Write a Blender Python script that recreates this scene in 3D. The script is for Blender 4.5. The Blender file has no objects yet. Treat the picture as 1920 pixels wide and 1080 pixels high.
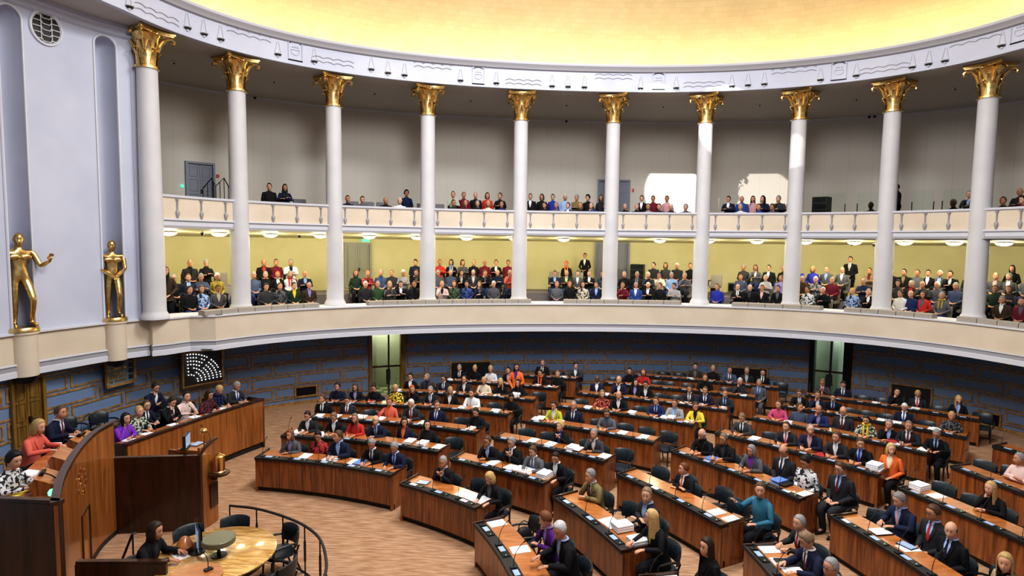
import bpy, bmesh, math, random
from mathutils import Vector, Matrix
from math import sin, cos, pi, atan2, hypot, sqrt, radians
rnd = random.Random(7)
COL = bpy.context.scene.collection
SC = bpy.context.scene

# ------------------------------------------------------------------ camera model (metres, floor of the chamber at z = 0)
CAM_D, CAM_H, CAM_YAW, CAM_PITCH, CAM_ROLL, CAM_F = 11.09117, 5.5, -0.0552, 0.07397, 0.01214, 1100.63895
EYE = Vector((0, -CAM_D, CAM_H))
def ray(x, y):
    u, w = x - 960, y - 540
    cr, sr = cos(CAM_ROLL), sin(CAM_ROLL)
    u, w = u * cr + w * sr, -u * sr + w * cr
    X, Z = u / CAM_F, -w / CAM_F
    cp, sp = cos(CAM_PITCH), sin(CAM_PITCH)
    y2, z2 = cp + Z * sp, -sp + Z * cp
    cy, sy = cos(CAM_YAW), sin(CAM_YAW)
    return Vector((X * cy + y2 * sy, -X * sy + y2 * cy, z2))
def at(x, y, z):
    r = ray(x, y)
    return EYE + r * ((z - CAM_H) / r.z)
def proj(P):
    v = Vector(P) - EYE
    cy, sy = cos(CAM_YAW), sin(CAM_YAW)
    x, y, z = v.x * cy - v.y * sy, v.x * sy + v.y * cy, v.z
    cp, sp = cos(CAM_PITCH), sin(CAM_PITCH)
    yy, zz = y * cp - z * sp, y * sp + z * cp
    u, w = CAM_F * x / yy, -CAM_F * zz / yy
    cr, sr = cos(CAM_ROLL), sin(CAM_ROLL)
    return 960 + u * cr - w * sr, 540 + u * sr + w * cr

cd = bpy.data.cameras.new('camera'); cam = bpy.data.objects.new('camera', cd); COL.objects.link(cam)
cd.sensor_width = 36; cd.lens = 36 * CAM_F / 1920; cd.clip_end = 200
def _axes():
    cy, sy, cp, sp, cr, sr = cos(CAM_YAW), sin(CAM_YAW), cos(CAM_PITCH), sin(CAM_PITCH), cos(CAM_ROLL), sin(CAM_ROLL)
    X = Vector((cy, -sy, 0)); F = Vector((sy * cp, cy * cp, -sp)); Z = X.cross(F)
    return X * cr + Z * sr, -X * sr + Z * cr, F
_r, _u, _f = _axes()
cam.matrix_world = Matrix(((_r.x, _u.x, -_f.x, EYE.x), (_r.y, _u.y, -_f.y, EYE.y), (_r.z, _u.z, -_f.z, EYE.z), (0, 0, 0, 1)))
SC.camera = cam

# ------------------------------------------------------------------ the plan of the hall: a gently stretched oval
def g0(t): return 1 + .06804 * cos(2*t) + .18364 * sin(2*t) - .21218 * cos(3*t) - .07598 * sin(3*t) + .06335 * cos(4*t)
GL, GR = g0(-1.33), g0(1.15)
def sst(x): x = max(0, min(1, x)); return x * x * (3 - 2 * x)
def G(a):
    if a < -1.33: return GL + (1.1 - GL) * sst((-1.33 - a) / (pi - 1.33))
    if a > 1.15: return GR + (1.1 - GR) * sst((a - 1.15) / (pi - 1.15))
    return g0(a)
def rad(a, s, off=0): return 11 * G(a) * s + off
def pt(a, s, z=0, off=0):
    r = rad(a, s, off); return Vector((r * sin(a), r * cos(a), z))
def onr(x, y, s, off=0):
    """where the sight line through a point of the photo meets the upright oval surface at scale s"""
    r = ray(x, y); h = hypot(r.x, r.y); best = None
    t0, t1 = 8 / h, 40 / h
    def fn(t):
        P = EYE + r * t; a = atan2(P.x, P.y); return hypot(P.x, P.y) - rad(a, s, off)
    lo = t0
    N = 300
    for i in range(N):
        hi = t0 + (t1 - t0) * (i + 1) / N
        if fn(hi) > 0 and (EYE + r * hi).y > -6:
            for _ in range(30):
                m = (lo + hi) / 2
                if fn(m) > 0: hi = m
                else: lo = m
            return EYE + r * hi
        lo = hi
    return EYE + r * t1
def ang(P): return atan2(P.x, P.y)
COLS = [-1.22347, -0.9917, -0.72108, -0.41884, -0.09137, 0.22403, 0.49513, 0.71917, 0.90604, 1.07334]

# ------------------------------------------------------------------ materials
def mat(name): 
    m = bpy.data.materials.new(name); m.use_nodes = True
    return m, m.node_tree, m.node_tree.nodes['Principled BSDF']
def plain(name, c, rough=.6, metal=0, spec=.5, em=None, es=0, coat=0):
    m, t, b = mat(name)
    b.inputs['Base Color'].default_value = (*c, 1); b.inputs['Roughness'].default_value = rough
    b.inputs['Metallic'].default_value = metal; b.inputs['Specular IOR Level'].default_value = spec
    if coat: b.inputs['Coat Weight'].default_value = coat; b.inputs['Coat Roughness'].default_value = .15
    if em: b.inputs['Emission Color'].default_value = (*em, 1); b.inputs['Emission Strength'].default_value = es
    return m
def noisy(name, c1, c2, scale=(1, 1, 1), nscale=5, detail=6, rough=.6, metal=0, spec=.5, coat=0, ramp=(.35, .65), bump=0, dist=0, coord='Object'):
    m, t, b = mat(name); n = t.nodes; l = t.links
    tc = n.new('ShaderNodeTexCoord'); mp = n.new('ShaderNodeMapping'); mp.inputs['Scale'].default_value = scale
    nz = n.new('ShaderNodeTexNoise'); nz.inputs['Scale'].default_value = nscale; nz.inputs['Detail'].default_value = detail; nz.inputs['Distortion'].default_value = dist
    cr = n.new('ShaderNodeValToRGB'); cr.color_ramp.elements[0].position = ramp[0]; cr.color_ramp.elements[1].position = ramp[1]
    cr.color_ramp.elements[0].color = (*c1, 1); cr.color_ramp.elements[1].color = (*c2, 1)
    l.new(tc.outputs[coord], mp.inputs['Vector']); l.new(mp.outputs[0], nz.inputs['Vector']); l.new(nz.outputs['Fac'], cr.inputs[0]); l.new(cr.outputs[0], b.inputs['Base Color'])
    b.inputs['Roughness'].default_value = rough; b.inputs['Metallic'].default_value = metal; b.inputs['Specular IOR Level'].default_value = spec
    if coat: b.inputs['Coat Weight'].default_value = coat; b.inputs['Coat Roughness'].default_value = .12
    if bump:
        bp = n.new('ShaderNodeBump'); bp.inputs['Strength'].default_value = bump; l.new(nz.outputs['Fac'], bp.inputs['Height']); l.new(bp.outputs[0], b.inputs['Normal'])
    return m
def tinted(name, rough=.8, spec=.3, var=.12, sheen=0, scale=60):
    """cloth, skin and hair: the colour is the object's own colour, broken up by a fine noise"""
    m, t, b = mat(name); n = t.nodes; l = t.links
    oi = n.new('ShaderNodeObjectInfo'); tc = n.new('ShaderNodeTexCoord'); nz = n.new('ShaderNodeTexNoise'); nz.inputs['Scale'].default_value = scale
    mr = n.new('ShaderNodeMapRange'); mr.inputs['To Min'].default_value = 1 - var; mr.inputs['To Max'].default_value = 1 + var
    mx = n.new('ShaderNodeVectorMath'); mx.operation = 'SCALE'
    l.new(tc.outputs['Object'], nz.inputs['Vector']); l.new(nz.outputs['Fac'], mr.inputs['Value']); l.new(oi.outputs['Color'], mx.inputs[0]); l.new(mr.outputs[0], mx.inputs['Scale'])
    l.new(mx.outputs[0], b.inputs['Base Color']); b.inputs['Roughness'].default_value = rough; b.inputs['Specular IOR Level'].default_value = spec
    return m
def printed(name):
    """patterned blouse: blotches of white and black over the object's colour"""
    m, t, b = mat(name); n = t.nodes; l = t.links
    oi = n.new('ShaderNodeObjectInfo'); tc = n.new('ShaderNodeTexCoord'); vo = n.new('ShaderNodeTexNoise'); vo.inputs['Scale'].default_value = 17; vo.inputs['Detail'].default_value = 2
    cr = n.new('ShaderNodeValToRGB'); cr.color_ramp.interpolation = 'CONSTANT'
    e = cr.color_ramp.elements; e[0].position = 0; e[0].color = (.012, .012, .016, 1); e[1].position = .47; e[1].color = (1, 1, 1, 1)
    mx = n.new('ShaderNodeMix'); mx.data_type = 'RGBA'; mx.blend_type = 'MULTIPLY'; mx.inputs['Factor'].default_value = 1
    l.new(tc.outputs['Object'], vo.inputs['Vector']); l.new(vo.outputs['Fac'], cr.inputs[0]); l.new(cr.outputs[0], mx.inputs[6]); l.new(oi.outputs['Color'], mx.inputs[7]); l.new(mx.outputs[2], b.inputs['Base Color'])
    b.inputs['Roughness'].default_value = .75
    return m
M = {}
M['cloth'] = tinted('cloth', .85, .2); M['skin'] = tinted('skin', .55, .35, .06, scale=20); M['hair'] = tinted('hair', .6, .35, .5, scale=55); M['print'] = printed('printed_cloth')
M['eye'] = plain('eye_dark', (.02, .015, .012), .3); M['lip'] = plain('lip', (.35, .09, .07), .5)
M['wood'] = noisy('veneer_walnut', (.085, .024, .008), (.36, .115, .03), (7, 7, .55), 1.6, 8, .3, 0, .5, .35, (.3, .72), dist=1.2)
M['woodwarm'] = noisy('veneer_warm', (.17, .055, .013), (.42, .155, .04), (8, 8, .5), 1.5, 8, .28, 0, .5, .4, (.3, .75), dist=1.0)  # warmer, lighter veneer than the walnut
M['top'] = noisy('desktop_wood', (.30, .095, .022), (.52, .20, .06), (1.2, 6, 1), 2.2, 7, .25, 0, .5, .4, (.3, .75), dist=.8)
M['darkwood'] = noisy('dark_wood', (.016, .006, .003), (.06, .021, .010), (5, 5, .6), 1.8, 6, .35, 0, .5, .3, (.3, .75), dist=.8)
M['table'] = noisy('zebra_table', (.42, .22, .06), (.76, .48, .18), (1.2, 7, 1), 1.5, 5, .12, 0, .5, .8, (.4, .62), dist=2.2)
M['black'] = plain('black_matt', (.012, .012, .013), .5); M['leather'] = noisy('dark_leather', (.010, .016, .020), (.026, .036, .042), nscale=30, rough=.38, bump=.05)
M['metal'] = plain('dark_metal', (.03, .03, .03), .35, .8); M['brass'] = plain('brass', (.75, .5, .2), .22, 1)
M['gold'] = noisy('gilt', (.55, .33, .10), (.90, .66, .28), nscale=14, rough=.27, metal=1, ramp=(.25, .7))
M['white'] = noisy('painted_plaster', (.55, .54, .55), (.60, .59, .59), nscale=1.5, rough=.6)
M['bluewhite'] = noisy('cool_plaster', (.48, .50, .60), (.54, .56, .65), nscale=.8, rough=.6)
M['cream'] = noisy('cream_plaster', (.62, .52, .39), (.68, .58, .45), nscale=1.2, rough=.6)
M['greyband'] = plain('grey_moulding', (.34, .33, .35), .6); M['lightband'] = plain('light_moulding', (.62, .62, .66), .55)
M['paper'] = plain('paper', (.86, .86, .86), .7); M['bluepaper'] = plain('blue_cover', (.12, .22, .5), .5); M['redpaper'] = plain('red_cover', (.45, .04, .04), .5); M['yellowpaper'] = plain('yellow_sheet', (.85, .68, .12), .6)
M['screen'] = plain('pale_screen', (.25, .32, .45), .15, em=(.45, .6, .85), es=.35); M['glow'] = plain('lamp_glow', (1, .95, .85), .4, em=(1, .92, .72), es=9)
M['greenled'] = plain('green_led', (.3, .8, .6), .3, em=(.3, 1, .7), es=1.2)
M['seat'] = noisy('gallery_upholstery', (.20, .18, .15), (.26, .235, .20), nscale=40, rough=.85); M['seatgrey'] = noisy('grey_upholstery', (.13, .125, .13), (.18, .17, .175), nscale=40, rough=.85)
M['cushion'] = noisy('rail_upholstery', (.30, .265, .22), (.36, .32, .27), nscale=30, rough=.8)
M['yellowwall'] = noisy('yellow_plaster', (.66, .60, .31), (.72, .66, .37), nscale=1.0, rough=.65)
M['blue'] = noisy('blue_fabric', (.15, .215, .345), (.19, .265, .41), nscale=60, rough=.9, spec=.15); M['frame'] = noisy('bronze_wood', (.20, .105, .032), (.42, .24, .085), nscale=9, rough=.4)
M['doorgrey'] = plain('grey_door', (.23, .24, .29), .5); M['doorolive'] = plain('olive_door', (.33, .33, .26), .5); M['oak'] = noisy('oak_door', (.12, .062, .012), (.27, .15, .035), (10, 10, .8), 2, 7, .35)
M['tread'] = noisy('stair_carpet', (.14, .12, .12), (.19, .165, .16), nscale=40, rough=.95)
M['stone'] = plain('green_stone', (.13, .125, .075), .35); M['jade'] = plain('dark_jade', (.15, .2, .2), .5)
def brickish():
    pass
def carpet():
    m, t, b = mat('striped_carpet'); n = t.nodes; l = t.links
    tc = n.new('ShaderNodeTexCoord'); mp = n.new('ShaderNodeMapping'); mp.inputs['Scale'].default_value = (1.1, 9, 1); mp.inputs['Rotation'].default_value = (0, 0, .12)
    nz = n.new('ShaderNodeTexNoise'); nz.inputs['Scale'].default_value = 2.6; nz.inputs['Detail'].default_value = 5
    cr = n.new('ShaderNodeValToRGB'); e = cr.color_ramp.elements; e[0].position = .34; e[1].position = .66; e[0].color = (.27, .145, .075, 1); e[1].color = (.46, .285, .175, 1)
    l.new(tc.outputs['Object'], mp.inputs[0]); l.new(mp.outputs[0], nz.inputs['Vector']); l.new(nz.outputs['Fac'], cr.inputs[0]); l.new(cr.outputs[0], b.inputs['Base Color'])
    b.inputs['Roughness'].default_value = .92; b.inputs['Specular IOR Level'].default_value = .15
    return m
M['carpet'] = carpet()
def domemat():
    m, t, b = mat('gilded_plaster'); n = t.nodes; l = t.links
    tc = n.new('ShaderNodeTexCoord'); sx = n.new('ShaderNodeSeparateXYZ'); l.new(tc.outputs['Object'], sx.inputs[0])
    an = n.new('ShaderNodeMath'); an.operation = 'ARCTAN2'; l.new(sx.outputs[0], an.inputs[0]); l.new(sx.outputs[1], an.inputs[1])
    cb = n.new('ShaderNodeCombineXYZ'); sc = n.new('ShaderNodeMath'); sc.operation = 'MULTIPLY'; sc.inputs[1].default_value = 11; l.new(an.outputs[0], sc.inputs[0]); l.new(sc.outputs[0], cb.inputs[0]); l.new(sx.outputs[2], cb.inputs[1])
    br = n.new('ShaderNodeTexBrick'); br.inputs['Scale'].default_value = 2.4; br.inputs['Mortar Size'].default_value = .006; br.inputs['Brick Width'].default_value = .6; br.inputs['Row Height'].default_value = .3
    br.inputs['Color1'].default_value = (.84, .66, .36, 1); br.inputs['Color2'].default_value = (.88, .71, .41, 1); br.inputs['Mortar'].default_value = (.72, .55, .29, 1)
    l.new(cb.outputs[0], br.inputs['Vector'])
    nz = n.new('ShaderNodeTexNoise'); nz.inputs['Scale'].default_value = .9; nz.inputs['Detail'].default_value = 8; l.new(tc.outputs['Object'], nz.inputs['Vector'])
    mr = n.new('ShaderNodeMapRange'); mr.inputs['To Min'].default_value = .86; mr.inputs['To Max'].default_value = 1.12; l.new(nz.outputs['Fac'], mr.inputs[0])
    vm = n.new('ShaderNodeVectorMath'); vm.operation = 'SCALE'; l.new(br.outputs[0], vm.inputs[0]); l.new(mr.outputs[0], vm.inputs['Scale']); l.new(vm.outputs[0], b.inputs['Base Color'])
    b.inputs['Roughness'].default_value = .6; b.inputs['Metallic'].default_value = 0
    return m
M['dome'] = domemat()
def panelled(name, c, line, width, rough=.6):
    """plaster with fine upright joints running round the oval"""
    m, t, b = mat(name); n = t.nodes; l = t.links
    tc = n.new('ShaderNodeTexCoord'); sx = n.new('ShaderNodeSeparateXYZ'); l.new(tc.outputs['Object'], sx.inputs[0])
    an = n.new('ShaderNodeMath'); an.operation = 'ARCTAN2'; l.new(sx.outputs[0], an.inputs[0]); l.new(sx.outputs[1], an.inputs[1])
    sc = n.new('ShaderNodeMath'); sc.operation = 'MULTIPLY'; sc.inputs[1].default_value = 14.5 / width; l.new(an.outputs[0], sc.inputs[0])
    fr = n.new('ShaderNodeMath'); fr.operation = 'FRACT'; l.new(sc.outputs[0], fr.inputs[0])
    cr = n.new('ShaderNodeValToRGB'); e = cr.color_ramp.elements; e[0].position = 0; e[0].color = (*line, 1); e[1].position = .03; e[1].color = (*c, 1)
    l.new(fr.outputs[0], cr.inputs[0]); l.new(cr.outputs[0], b.inputs['Base Color']); b.inputs['Roughness'].default_value = rough
    return m
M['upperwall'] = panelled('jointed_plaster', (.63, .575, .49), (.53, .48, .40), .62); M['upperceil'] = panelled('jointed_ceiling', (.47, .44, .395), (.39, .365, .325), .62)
def glassm():
    m, t, b = mat('door_glass'); b.inputs['Base Color'].default_value = (.9, .97, .93, 1); b.inputs['Roughness'].default_value = .02
    b.inputs['Transmission Weight'].default_value = 1; b.inputs['IOR'].default_value = 1.05; return m
M['glass'] = glassm()

# ------------------------------------------------------------------ mesh helpers
class MB:
    def __init__(s): s.v = []; s.f = []; s.m = []; s.mats = []
    def mi(s, m):
        if m not in s.mats: s.mats.append(m)
        return s.mats.index(m)
    def add(s, vs, fs, m='white'):
        b = len(s.v); k = s.mi(m); s.v += [tuple(v) for v in vs]; s.f += [tuple(b + i for i in f) for f in fs]; s.m += [k] * len(fs)
    def grid(s, rows, m='white', close=False):
        """rows of equal length -> quads"""
        nr, nc = len(rows), len(rows[0]); vs = [p for r in rows for p in r]; fs = []
        for i in range(nr - 1):
            for j in range(nc if close else nc - 1):
                j2 = (j + 1) % nc; fs.append((i*nc + j, i*nc + j2, (i+1)*nc + j2, (i+1)*nc + j))
        s.add(vs, fs, m)
    def box(s, c, d, m='white', rz=0, ax=None):
        x, y, z = d[0]/2, d[1]/2, d[2]/2; vs = []
        for X in (-x, x):
            for Y in (-y, y):
                for Z in (-z, z):
                    if ax: p = ax[0]*X + ax[1]*Y + ax[2]*Z + Vector(c)
                    else: p = Vector((c[0] + X*cos(rz) - Y*sin(rz), c[1] + X*sin(rz) + Y*cos(rz), c[2] + Z))
                    vs.append(p)
        s.add(vs, [(0,1,3,2), (4,6,7,5), (0,4,5,1), (2,3,7,6), (0,2,6,4), (1,5,7,3)], m)
    def tube(s, path, r, m='white', n=8, cap=True, ell=None):
        path = [Vector(p) for p in path]; rs = r if isinstance(r, (list, tuple)) else [r] * len(path); rows = []; up = None
        for i, p in enumerate(path):
            d = (path[min(i+1, len(path)-1)] - path[max(i-1, 0)]).normalized()
            if up is None:
                up = Vector((0, 0, 1)) if abs(d.z) < .9 else Vector((0, 1, 0))
            a = d.cross(up); a = a.normalized() if a.length > 1e-5 else Vector((1, 0, 0)); b = a.cross(d).normalized(); up = b
            rows.append([p + (a*cos(2*pi*k/n) + b*sin(2*pi*k/n)) * rs[i] for k in range(n)])
        s.grid(rows, m, True)
        if cap:
            b = len(s.v); k = s.mi(m); N = len(rows)
            s.f.append(tuple(range(b - N*n, b - N*n + n))); s.m.append(k); s.f.append(tuple(range(b - 1, b - n - 1, -1))); s.m.append(k)
    def lathe(s, prof, c=(0, 0, 0), m='white', n=20, cap=True):
        rows = [[Vector((c[0] + r*cos(2*pi*k/n), c[1] + r*sin(2*pi*k/n), c[2] + z)) for k in range(n)] for r, z in prof]
        s.grid(rows, m, True)
        if cap:
            b = len(s.v); k = s.mi(m); N = len(rows)
            s.f.append(tuple(range(b - N*n, b - N*n + n))[::-1]); s.m.append(k); s.f.append(tuple(range(b - n, b))); s.m.append(k)
    def ball(s, c, r, m='white', n=8, k=6, sc=(1, 1, 1)):
        rows = [[Vector((c[0] + r*sc[0]*sin(pi*i/k)*cos(2*pi*j/n), c[1] + r*sc[1]*sin(pi*i/k)*sin(2*pi*j/n), c[2] + r*sc[2]*cos(pi*i/k))) for j in range(n)] for i in range(k + 1)]
        s.grid(rows, m, True)
    def mesh(s, name, sharp=35):
        me = bpy.data.meshes.new(name); me.from_pydata(s.v, [], s.f); me.update()
        for m in s.mats: me.materials.append(M[m])
        me.polygons.foreach_set('material_index', s.m)
        bm = bmesh.new(); bm.from_mesh(me); bmesh.ops.remove_doubles(bm, verts=bm.verts, dist=1e-5); bmesh.ops.dissolve_degenerate(bm, edges=bm.edges, dist=1e-6); bmesh.ops.recalc_face_normals(bm, faces=bm.faces); bm.to_mesh(me); bm.free()
        if sharp:
            me.polygons.foreach_set('use_smooth', [True] * len(me.polygons)); me.set_sharp_from_angle(angle=radians(sharp))
        return me
def link(name, me, parent=None, loc=None, rz=0, sc=1):
    o = bpy.data.objects.new(name, me); COL.objects.link(o)
    if parent is not None: o.parent = parent
    if loc is not None: o.location = loc
    if rz: o.rotation_euler = (0, 0, rz)
    if sc != 1: o.scale = (sc, sc, sc)
    return o
USED = {}
def tag(o, label, cat, group=None):
    o['label'] = label; o['category'] = cat
    if group: o['group'] = group
    USED.setdefault(label, []).append(o)
    return o
def empty(name, loc, rz=0, sc=1): 
    o = link(name, None, None, loc, rz, sc); o.empty_display_size = .1; return o
def struct(name, mb, parent=None, sharp=35):
    o = link(name, mb.mesh(name, sharp), parent)
    if parent is None: o['kind'] = 'structure'
    return o
def dup(o, loc=None, rz=None, sc=None):
    c = o.copy(); COL.objects.link(c)
    for ch in o.children:
        d = ch.copy(); COL.objects.link(d); d.parent = c
        for e in ch.children:
            f = e.copy(); COL.objects.link(f); f.parent = d
    if loc is not None: c.location = loc
    if rz is not None: c.rotation_euler = (0, 0, rz)
    if sc is not None: c.scale = (sc, sc, sc)
    return c
def arange(a, b, n): return [a + (b - a) * i / n for i in range(n + 1)]
def ringwall(mb, a0, a1, prof, m, n=None):
    """sweep a profile of (s, z) or (s, z, offset) round the oval"""
    n = n or max(2, int(abs(a1 - a0) * 50))
    mb.grid([[pt(a, p[0], p[1], p[2] if len(p) > 2 else 0) for a in arange(a0, a1, n)] for p in prof], m)
# ================================================================== THE SETTING
A0, A1 = -1.6, 1.42
# floor of the chamber
mb = MB(); n = 90
mb.add([pt(-pi + 2*pi*i/n, 1.14, 0) for i in range(n)] , [tuple(range(n))[::-1]], 'carpet'); struct('floor', mb, sharp=0)
# blue wall under the galleries, with openings for two glass doors
DOORS = [(ang(onr(693, 690, 1.1)), ang(onr(757, 690, 1.1))), (ang(onr(1522, 690, 1.1)), ang(onr(1594, 690, 1.1)))]
segs = []; cur = -1.62
for a, b in DOORS: segs.append((cur, a)); cur = b
segs.append((cur, 1.3))
WS = 1.1; WTOP = 2.62
mb = MB()
for a, b in segs:
    ringwall(mb, a, b, [(WS, 0), (WS, WTOP)], 'blue'); ringwall(mb, a, b, [(WS, 0, -.06), (WS, .1, -.06), (WS, .1, 0)], 'frame'); ringwall(mb, a, b, [(WS, .2, -.03), (WS, .235, -.03), (WS, .235, 0)], 'frame')
def strip(mb, a0, a1, z0, z1, m='frame', off=0, t=.022, s=WS):
    """thin raised bar on the wall"""
    k = max(1, int(abs(a1 - a0) * 40)); A = arange(a0, a1, k)
    mb.grid([[pt(a, s, z, o - off) for a in A] for z, o in ((z0, 0), (z0, -t), (z1, -t), (z1, 0))], m)
    for a in (a0, a1): mb.add([pt(a, s, z0, -off), pt(a, s, z0, -t - off), pt(a, s, z1, -t - off), pt(a, s, z1, -off)], [(0, 1, 2, 3)], m)
CH = .40; w = .048
for a, b in segs:
    for c in range(7):
        z0 = .25 + c * CH; z1 = z0 + CH
        if z0 > 2.5: continue
        x = -1.62 - (c % 2) * .062; k = 0
        while x < b:
            dx = 1.5 / (11 * G(x) * WS); p, q = max(x, a) + .0034, min(x + dx, b) - .0034
            if q - p > .02:
                da = w / (11 * G(x) * WS)
                strip(mb, p, q, z0 + .022, z0 + .022 + w); strip(mb, p, q, z1 - .022 - w, z1 - .022)
                strip(mb, p, p + da, z0 + .022 + w, z1 - .022 - w); strip(mb, q - da, q, z0 + .022 + w, z1 - .022 - w)
            x += dx
o = struct('wall_chamber', mb, sharp=30)
# dark openings and grilles in the blue wall
def wallpatch(name, px, m, label, cat, s=WS, fr=.05, slats=0, off=.045, frm='frame'):
    P = [onr(x, y, s) for x, y in px]; a0 = min(ang(P[0]), ang(P[2])); a1 = max(ang(P[1]), ang(P[3])); z1 = (P[0].z + P[1].z) / 2; z0 = (P[2].z + P[3].z) / 2
    e = empty(name, pt((a0 + a1) / 2, s, z0, -off)); mi = e.matrix_basis.inverted()
    mb = MB(); ringwall(mb, a0, a1, [(s, z0, -off), (s, z1, -off)], m, 8)
    for i in range(slats): strip(mb, a0, a1, z0 + (z1 - z0) * (i + .2) / slats, z0 + (z1 - z0) * (i + .5) / slats, 'metal', off, .008, s)
    p = link('panel', mb.mesh('panel'), e); p.matrix_parent_inverse = Matrix.Translation(-e.location)
    mb = MB(); da = fr / rad(a0, s)
    strip(mb, a0 - da, a1 + da, z1, z1 + fr, frm, 0, off + .03, s); strip(mb, a0 - da, a1 + da, z0 - fr, z0, frm, 0, off + .03, s); strip(mb, a0 - da, a0, z0, z1, frm, 0, off + .03, s); strip(mb, a1, a1 + da, z0, z1, frm, 0, off + .03, s)
    f = link('surround', mb.mesh('surround'), e); f.matrix_parent_inverse = Matrix.Translation(-e.location)
    tag(e, label, cat); return e, a0, a1, z0, z1
wallpatch('wall_recess', [(846, 680), (918, 678), (846, 714), (918, 713)], 'black', 'dark open recess in the blue wall beside the glass door nearer the ministers', 'recess')
wallpatch('wall_recess', [(1371, 688), (1437, 694), (1371, 722), (1437, 728)], 'black', 'dark open recess in the blue wall at the middle of the back row', 'recess')
wallpatch('wall_recess', [(1674, 719), (1745, 730), (1674, 756), (1745, 768)], 'black', 'dark open recess in the blue wall past the far glass door', 'recess')
wallpatch('wall_recess', [(376, 748), (414, 738), (376, 770), (414, 760)], 'black', 'small dark recess in blue wall under the lit vote display', 'recess')
wallpatch('ventilation_grille', [(554, 728), (591, 722), (554, 743), (591, 738)], 'metal', 'low dark vent grille in blue wall past the ministers bench', 'grille', slats=5)
wallpatch('ventilation_grille', [(1838, 771), (1875, 779), (1838, 792), (1875, 800)], 'metal', 'low dark vent grille in blue wall at the far end of the back row', 'grille', slats=5)
# glass doors with the lit corridor behind them
for k, (a, b) in enumerate(DOORS):
    e = empty('door_%d' % (k + 1), pt((a + b) / 2, WS, 0)); e['kind'] = 'structure'; inv = Matrix.Translation(-e.location)
    def dp(nm, mb): o = link(nm, mb.mesh(nm), e); o.matrix_parent_inverse = inv; return o
    def plate(a0, a1, z0, z1, off, m, t=.05):
        mb = MB(); A = arange(a0, a1, 4)
        mb.grid([[pt(x, WS, z, o) for x in A] for z, o in ((z0, off), (z0, off - t), (z1, off - t), (z1, off), (z0, off))], m)
        for x in (a0, a1): mb.add([pt(x, WS, z0, off), pt(x, WS, z0, off - t), pt(x, WS, z1, off - t), pt(x, WS, z1, off)], [(0, 1, 2, 3)], m)
        return mb
    da = (b - a); mid = a + da * (.55 if k == 0 else .5)
    for x0, x1 in ((a - .004, a + .006), (b - .012, b + .004)): dp('jamb', plate(x0, x1, 0, WTOP, .1, 'oak' if k == 0 else 'metal', .2))
    dp('stile', plate(mid - .002, mid + .0025, 0, WTOP, .03, 'darkwood', .06)); dp('crossbar', plate(a, b, 1.02, 1.09, .03, 'darkwood', .05))
    dp('pane', plate(a + .006, mid - .002, .05, WTOP, .01, 'glass', .012)); dp('pane', plate(mid + .0025, b - .012, .05, WTOP, .01, 'glass', .012))
    dp('handle', plate(mid - .008, mid + .002, .42, .86, -.03, 'black', .05)); dp('lock_case', plate(mid - .008, mid + .005, .55, .95, .0, 'black', .03))
    # corridor
    mb = MB(); cw = 'corridor'
    M.setdefault('corridor', noisy('pale_green_plaster', (.42, .44, .33), (.50, .52, .40), nscale=1.5)); M.setdefault('checker', plain('green_floor', (.16, .19, .07), .4)); M.setdefault('bluelit', plain('daylit_window', (.5, .62, .85), .4, em=(.55, .7, 1), es=1.1))
    mb.grid([[pt(x, 1.24, z) for x in arange(a - .05, b + .05, 6)] for z in (0, 2.9)], cw)
    for x in (a - .05, b + .05): mb.grid([[pt(x, s, z) for s in (WS, 1.24)] for z in (0, 2.9)], cw)
    mb.grid([[pt(x, s, 2.9) for x in arange(a - .05, b + .05, 6)] for s in (WS, 1.24)], cw)
    mb.box(pt(a + da * .3, 1.2, 1.4), (.22, .25, 2.8), cw, -a)
    if k == 1: mb.grid([[pt(x, 1.19, z) for x in (b - .022, b - .002)] for z in (.2, 2.8)], 'bluelit')
    o = struct('wall_corridor', mb); o.name = 'wall_corridor_%d' % (k + 1)
    mb = MB()
    for i in range(6):
        for j in range(5):
            x0, x1 = a - .05 + (da + .1) * i / 6, a - .05 + (da + .1) * (i + 1) / 6; s0, s1 = WS + .14 * j / 5, WS + .14 * (j + 1) / 5
            mb.add([pt(x0, s0, .012), pt(x1, s0, .012), pt(x1, s1, .012), pt(x0, s1, .012)], [(0, 1, 2, 3)], 'checker' if (i + j) % 2 else 'corridor')
    struct('floor_corridor_%d' % (k + 1), mb)
    ld = bpy.data.lights.new('corridor_light', 'POINT'); ld.energy = 95; ld.color = (1, .97, .8) if k == 0 else (.85, .95, 1); ld.shadow_soft_size = .3
    lo = bpy.data.objects.new('corridor_light', ld); COL.objects.link(lo); lo.location = pt((a + b) / 2, 1.17, 2.6)
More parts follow.
